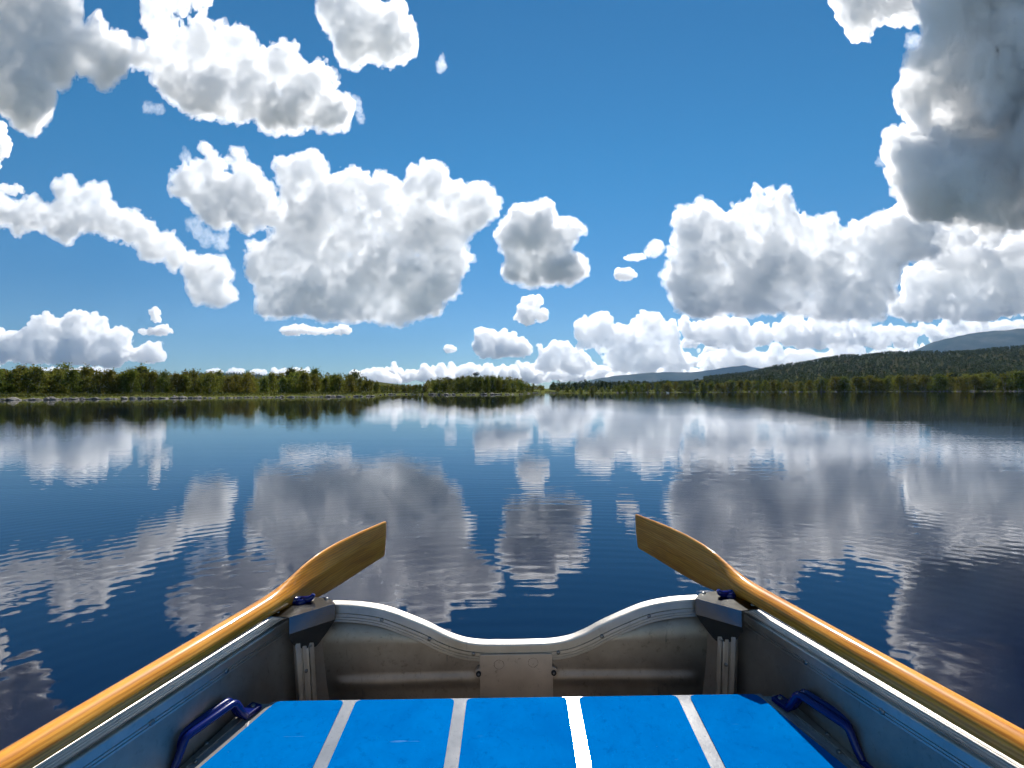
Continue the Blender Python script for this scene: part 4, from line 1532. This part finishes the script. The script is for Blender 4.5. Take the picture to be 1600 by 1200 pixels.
CL = [
 ('thick white and grey cumulus filling the top left corner of the sky', [(-150,-140),(90,-140),(100,-60),(105,-20),(118,20),(112,50),(150,48),(185,75),(198,105),(185,128),(165,125),(145,105),(120,90),(118,120),(95,140),(75,165),(60,190),(40,190),(15,165),(-10,150),(-80,165),(-150,120),(-210,60),(-200,-60)], 3600, dict(thick=.2, mfp=8, ragged=1.2)),
 ('small white cloud edge at the far left, under the top left cumulus', [(-70,190),(0,190),(14,205),(18,225),(10,245),(-5,258),(-70,250)], 4200, dict(thick=.6, mfp=6)),
 ('oval white cumulus with a broad grey underside, second from the left along the top', [(185,72),(205,65),(222,72),(235,55),(258,40),(285,42),(300,37),(330,40),(345,42),(358,45),(375,42),(390,45),(405,52),(420,60),(455,78),(470,92),(485,98),(505,100),(525,120),(530,145),(540,165),(550,185),(545,205),(520,208),(500,212),(475,203),(440,198),(400,187),(370,182),(330,172),(300,165),(275,150),(250,140),(228,125),(225,108),(205,105),(190,95)], 4200, dict(thick=.32, mfp=6, body=.75, ragged=1.2, basal=1.2)),
 ('torn thin cloud at the top edge above the oval cumulus', [(212,-50),(330,-50),(325,20),(300,8),(280,20),(288,40),(275,50),(250,55),(232,45),(215,30)], 4600, dict(thick=.3, mfp=16, fuzz=2.2)),
 ('bright white ragged cloud cut by the top edge, left of centre', [(500,-60),(570,-60),(572,5),(590,8),(605,15),(625,22),(640,50),(648,75),(635,85),(610,98),(595,85),(570,80),(555,95),(530,90),(520,70),(525,60),(510,45),(505,25),(498,5)], 4200, dict(thick=.4, mfp=9, fuzz=1.8)),
 ('long white cloud streak slanting down from the left edge', [(-70,300),(0,305),(40,312),(75,320),(85,300),(90,285),(105,280),(125,295),(160,292),(180,310),(190,328),(215,340),(240,360),(270,372),(290,390),(315,395),(345,415),(352,430),(355,445),(372,470),(352,476),(325,475),(300,465),(295,445),(285,425),(255,408),(222,400),(218,380),(180,372),(130,360),(85,370),(50,358),(0,355),(-70,360)], 7400, dict(thick=.3, mfp=6.5, ragged=1.2)),
 ('broad heaped white cumulus with grey hollows, left of the centre of the sky', [(262,292),(280,270),(300,252),(325,245),(345,250),(375,255),(380,243),(392,262),(400,275),(415,290),(440,298),(440,260),(460,250),(480,245),(497,250),(515,275),(540,280),(555,272),(570,275),(580,288),(610,282),(630,275),(655,262),(690,270),(710,280),(735,300),(752,282),(768,287),(770,310),(774,325),(768,350),(755,370),(738,385),(733,415),(720,430),(727,455),(700,470),(695,500),(660,500),(620,502),(560,502),(500,500),(450,495),(405,490),(405,470),(402,445),(382,435),(390,405),(395,385),(420,380),(430,355),(400,345),(360,345),(330,335),(300,335),(275,320)], 6800, dict(thick=.17, mfp=6.3, body=.75, ragged=1.35, basal=1.3)),
 ('compact round cumulus with a grey base, near the centre of the sky', [(790,352),(803,337),(815,325),(830,332),(850,335),(870,348),(885,345),(896,355),(897,375),(895,390),(905,395),(920,412),(915,428),(895,440),(860,445),(825,443),(795,430),(783,400),(781,375)], 6800, dict(thick=.6, mfp=5)),
 ('small white puff with a notch, under the compact round cumulus', [(805,487),(815,475),(812,465),(825,460),(842,462),(850,475),(845,480),(857,490),(850,500),(825,505),(800,498)], 8200, dict(thick=.6, mfp=5, step=1.0)),
 ('towering dark grey cumulus with a bright edge, upper right corner', [(1470,-140),(1820,-140),(1820,340),(1600,350),(1540,355),(1480,350),(1430,342),(1420,320),(1415,305),(1408,290),(1410,262),(1390,250),(1385,235),(1400,190),(1408,165),(1415,130),(1445,95),(1460,75),(1480,65),(1462,55),(1465,20)], 4200, dict(thick=.7, mfp=7, ragged=1.2)),
 ('white ragged cloud along the top edge, joined to the dark grey tower', [(1300,-80),(1480,-80),(1475,18),(1430,20),(1395,25),(1370,35),(1350,48),(1330,45),(1310,25),(1300,5)], 4600, dict(thick=.4, mfp=9)),
 ('wide heaped cumulus with flat grey bands, right of centre', [(1030,440),(1025,425),(1045,410),(1040,400),(1010,395),(1008,380),(1030,368),(1045,375),(1062,382),(1070,350),(1085,335),(1090,340),(1110,315),(1140,318),(1170,305),(1185,292),(1205,290),(1215,300),(1210,315),(1235,340),(1260,340),(1280,328),(1300,328),(1320,345),(1340,338),(1370,330),(1400,318),(1440,330),(1480,350),(1450,395),(1430,410),(1420,440),(1400,470),(1380,500),(1300,500),(1250,490),(1200,485),(1130,490),(1080,490),(1055,480),(1035,465)], 8600, dict(thick=.21, mfp=6.2, body=.75, ragged=1.3, basal=1.3)),
 ('white bank joining the wide cumulus to the foot of the dark grey tower', [(1330,345),(1400,318),(1470,322),(1560,335),(1640,340),(1760,335),(1760,372),(1600,362),(1540,372),(1500,385),(1470,392),(1440,405),(1400,400),(1360,385)], 8900, dict(thick=.4, mfp=9)),
 ('piled cumulus with a grey flat base at the right edge, under the dark tower', [(1480,395),(1510,375),(1540,365),(1600,355),(1780,350),(1780,500),(1600,490),(1530,500),(1440,500),(1390,495),(1395,470),(1420,445),(1440,430)], 9800, dict(thick=.24, mfp=6, ragged=1.2)),
 ('low heaped cumulus over the left shore', [(-90,515),(0,515),(25,510),(60,495),(90,500),(130,490),(150,488),(165,500),(168,520),(190,515),(205,530),(205,545),(230,533),(250,540),(262,560),(240,567),(200,560),(180,570),(100,568),(0,565),(-90,565)], 12000, dict(thick=.5, mfp=5)),
 ('thin flat cloud just under the broad heaped cumulus', [(428,516),(455,508),(480,506),(490,512),(520,512),(540,508),(550,520),(520,523),(450,522)], 9000, dict(thick=1.0, mfp=5, step=1.0)),
 ('flat little cloud over the left shore, right of the low heaped cumulus', [(216,517),(235,512),(255,509),(270,512),(273,522),(245,524),(222,522)], 11000, dict(thick=1.2, mfp=4, step=1.0)),
 ('hooked white wisp standing over the flat little cloud', [(233,490),(240,480),(250,479),(250,486),(245,492),(252,500),(255,506),(243,503),(237,498)], 11000, dict(thick=1.2, mfp=5, step=1.0)),
 ('domed cumulus with a blue-grey base, low over the middle of the lake', [(745,535),(750,522),(770,512),(790,515),(810,513),(820,530),(830,550),(815,558),(780,553),(752,555)], 12000, dict(thick=.8, mfp=5, step=1.2)),
 ('tall twin-headed cumulus, low and just right of the middle of the lake', [(908,500),(915,490),(940,476),(955,482),(962,495),(980,495),(995,485),(1010,480),(1030,490),(1040,505),(1060,520),(1078,545),(1082,578),(1000,584),(960,580),(930,560),(905,545),(915,530),(905,520)], 12500, dict(thick=.35, mfp=7)),
 ('small cumulus heap low between the domed and the twin-headed cumulus', [(825,572),(835,548),(860,528),(880,540),(905,546),(925,560),(945,576),(900,583),(850,582)], 13500, dict(thick=.5, mfp=5, step=1.2)),
 ('tiny white puff left of the domed cumulus', blob(702, 546, 13, 7, 5), 13000, dict(thick=1.0, mfp=4, step=1.0)),
 ('small white scrap between the round cumulus and the wide cumulus, lower of two', [(958,428),(965,418),(985,420),(995,430),(985,437),(965,436)], 8600, dict(thick=1.0, mfp=5, step=1.0)),
 ('small white scrap between the round cumulus and the wide cumulus, upper of two', [(973,405),(985,397),(1005,397),(1012,404),(995,408)], 8600, dict(thick=1.0, mfp=5, step=1.0)),
 ('faint white shred right of the ragged top cloud', blob(690, 100, 10, 14, 7), 4600, dict(thick=.6, mfp=70, fuzz=3.0, step=1.0)),
 ('curled white shred at the right tip of the oval cumulus', [(545,153),(562,152),(568,175),(570,190),(560,190),(556,172)], 4600, dict(thick=.7, mfp=70, fuzz=3.0, step=1.0)),
 ('faint shreds under the oval cumulus', blob(240, 170, 24, 9, 8), 4600, dict(thick=.6, mfp=70, fuzz=3.0, step=1.0)),
 ('torn wisps between the slanting streak and the broad heaped cumulus', [(292,345),(310,340),(330,365),(355,365),(360,380),(350,395),(330,385),(315,380),(300,370)], 7200, dict(thick=.4, mfp=70, fuzz=3.0, step=1.0)),
 ('thin white shred above the left end of the broad heaped cumulus', blob(290, 245, 9, 14, 9), 7000, dict(thick=.7, mfp=70, fuzz=3.0, step=1.0)),
 ('thin white shreds left of the dark grey tower', blob(1430, 66, 18, 14, 10), 4600, dict(thick=.5, mfp=70, fuzz=3.0, step=1.0)),
 ('white shred beside the lower edge of the dark grey tower', blob(1378, 252, 10, 10, 11), 4600, dict(thick=.7, mfp=70, fuzz=3.0, step=1.0)),
 ('thin pale streak over the left end of the slanting cloud streak', [(-20,292),(5,288),(30,290),(42,300),(20,303),(-20,302)], 5200, dict(thick=1.0, mfp=10, fuzz=1.8, step=1.0)),
]
for k, (lab, poly, dist, kw) in enumerate(CL):
    kw = dict(kw)
    kw.setdefault('fuzz', 1.8)
    kw.setdefault('fringe', k in (0, 2, 4, 5, 6, 7, 9, 11))
    cloud(lab, poly, dist, 100 + k, **kw)
# broken flat-based cumulus, row behind row, over the wooded hill
def flat_cloud(x, top, bot, w, seed):
    r_ = random.Random(seed)
    n = 9
    return [(x - w, bot)] + [(x - w + 2 * w * i / n, bot - (bot - top) * math.sin(math.pi * i / n) ** 0.55 * r_.uniform(0.55, 1.1)) for i in range(1, n)] + [(x + w, bot), (x + w * 0.4, bot + 3), (x - w * 0.5, bot + 3)]


BANK = [
 ('ragged low cloud bank under the wide cumulus, left end', [(1062, 520), (1085, 498), (1120, 493), (1160, 502), (1200, 508), (1240, 500), (1290, 503), (1335, 510), (1350, 530), (1300, 536), (1260, 545), (1200, 540), (1150, 548), (1100, 540)], 12000, .4),
 ('ragged low cloud bank under the wide cumulus, middle', [(1290, 520), (1330, 502), (1380, 498), (1430, 506), (1480, 500), (1530, 508), (1560, 522), (1500, 534), (1450, 530), (1400, 545), (1340, 540)], 12800, .4),
 ('ragged low cloud bank over the bare fell at the right edge', [(1490, 518), (1540, 500), (1600, 498), (1680, 492), (1780, 500), (1780, 530), (1680, 524), (1600, 522), (1540, 532)], 13500, .4),
 ('pale heaped cloud low over the near slope of the wooded hill', [(1085, 566), (1110, 545), (1150, 538), (1190, 545), (1230, 538), (1290, 545), (1330, 540), (1380, 548), (1430, 545), (1440, 560), (1380, 566), (1300, 572), (1220, 580), (1140, 584), (1090, 580)], 15500, .35),
]
for k, (lab, pts, d, th) in enumerate(BANK):
    cloud(lab, pts, d, 520 + k, thick=th, mfp=6.0, fuzz=1.9, ragged=1.5, body=0.8)
rk = random.Random(3)
for k in range(9):
    x = rk.uniform(1060, 1440)
    y_ = rk.uniform(535, 572)
    cloud('small grey based scrap in the broken cloud over the wooded hill', flat_cloud(x, y_ - rk.uniform(8, 20), y_ + 3, rk.uniform(14, 40), 400 + k), rk.uniform(13900, 17500), 540 + k, thick=0.6, mfp=4.5, step=1.2, fuzz=1.8, ragged=1.3, group='cloud scraps over the wooded hill')
# the far bank of small cumulus along the horizon
rb = random.Random(5)
for k in range(26):
    x = 575 + k * 26 + rb.uniform(-8, 8)
    if k > 21: x = rb.uniform(1050, 1250)
    h = 582 - rb.uniform(2, 10) - 10 * math.exp(-((x - 760) / 120) ** 2) - 6 * math.exp(-((x - 1000) / 150) ** 2)
    w_ = rb.uniform(20, 42)
    bot = 597 - rb.uniform(0, 9)
    pts = [(x - w_, bot)] + [(x - w_ + 2 * w_ * t, bot - (bot - h) * math.sin(math.pi * t) ** 0.6 * rb.uniform(0.6, 1.1)) for t in [i / 9 for i in range(1, 9)]] + [(x + w_, bot), (x, bot + 2)]
    cloud('small pale cumulus in the low bank along the horizon', pts, 15000 + rb.uniform(-1500, 5000), 300 + k, thick=0.8, mfp=4.0, step=1.0, fuzz=1.3, group='low cumulus bank along the horizon')
for x0_, y0_, x1_, y1_ in ((335, 575, 470, 582), (60, 574, 160, 580)):
    for k in range(5):
        x = x0_ + (x1_ - x0_) * k / 4
        cloud('small pale cumulus peeping over the left shore trees', blob(x, (y0_ + y1_) / 2 + 3, 16, 7, 50 + k), 18000, 340 + k, thick=1.0, mfp=4.0, step=1.0, fuzz=1.2, group='far clouds peeping over the left trees')
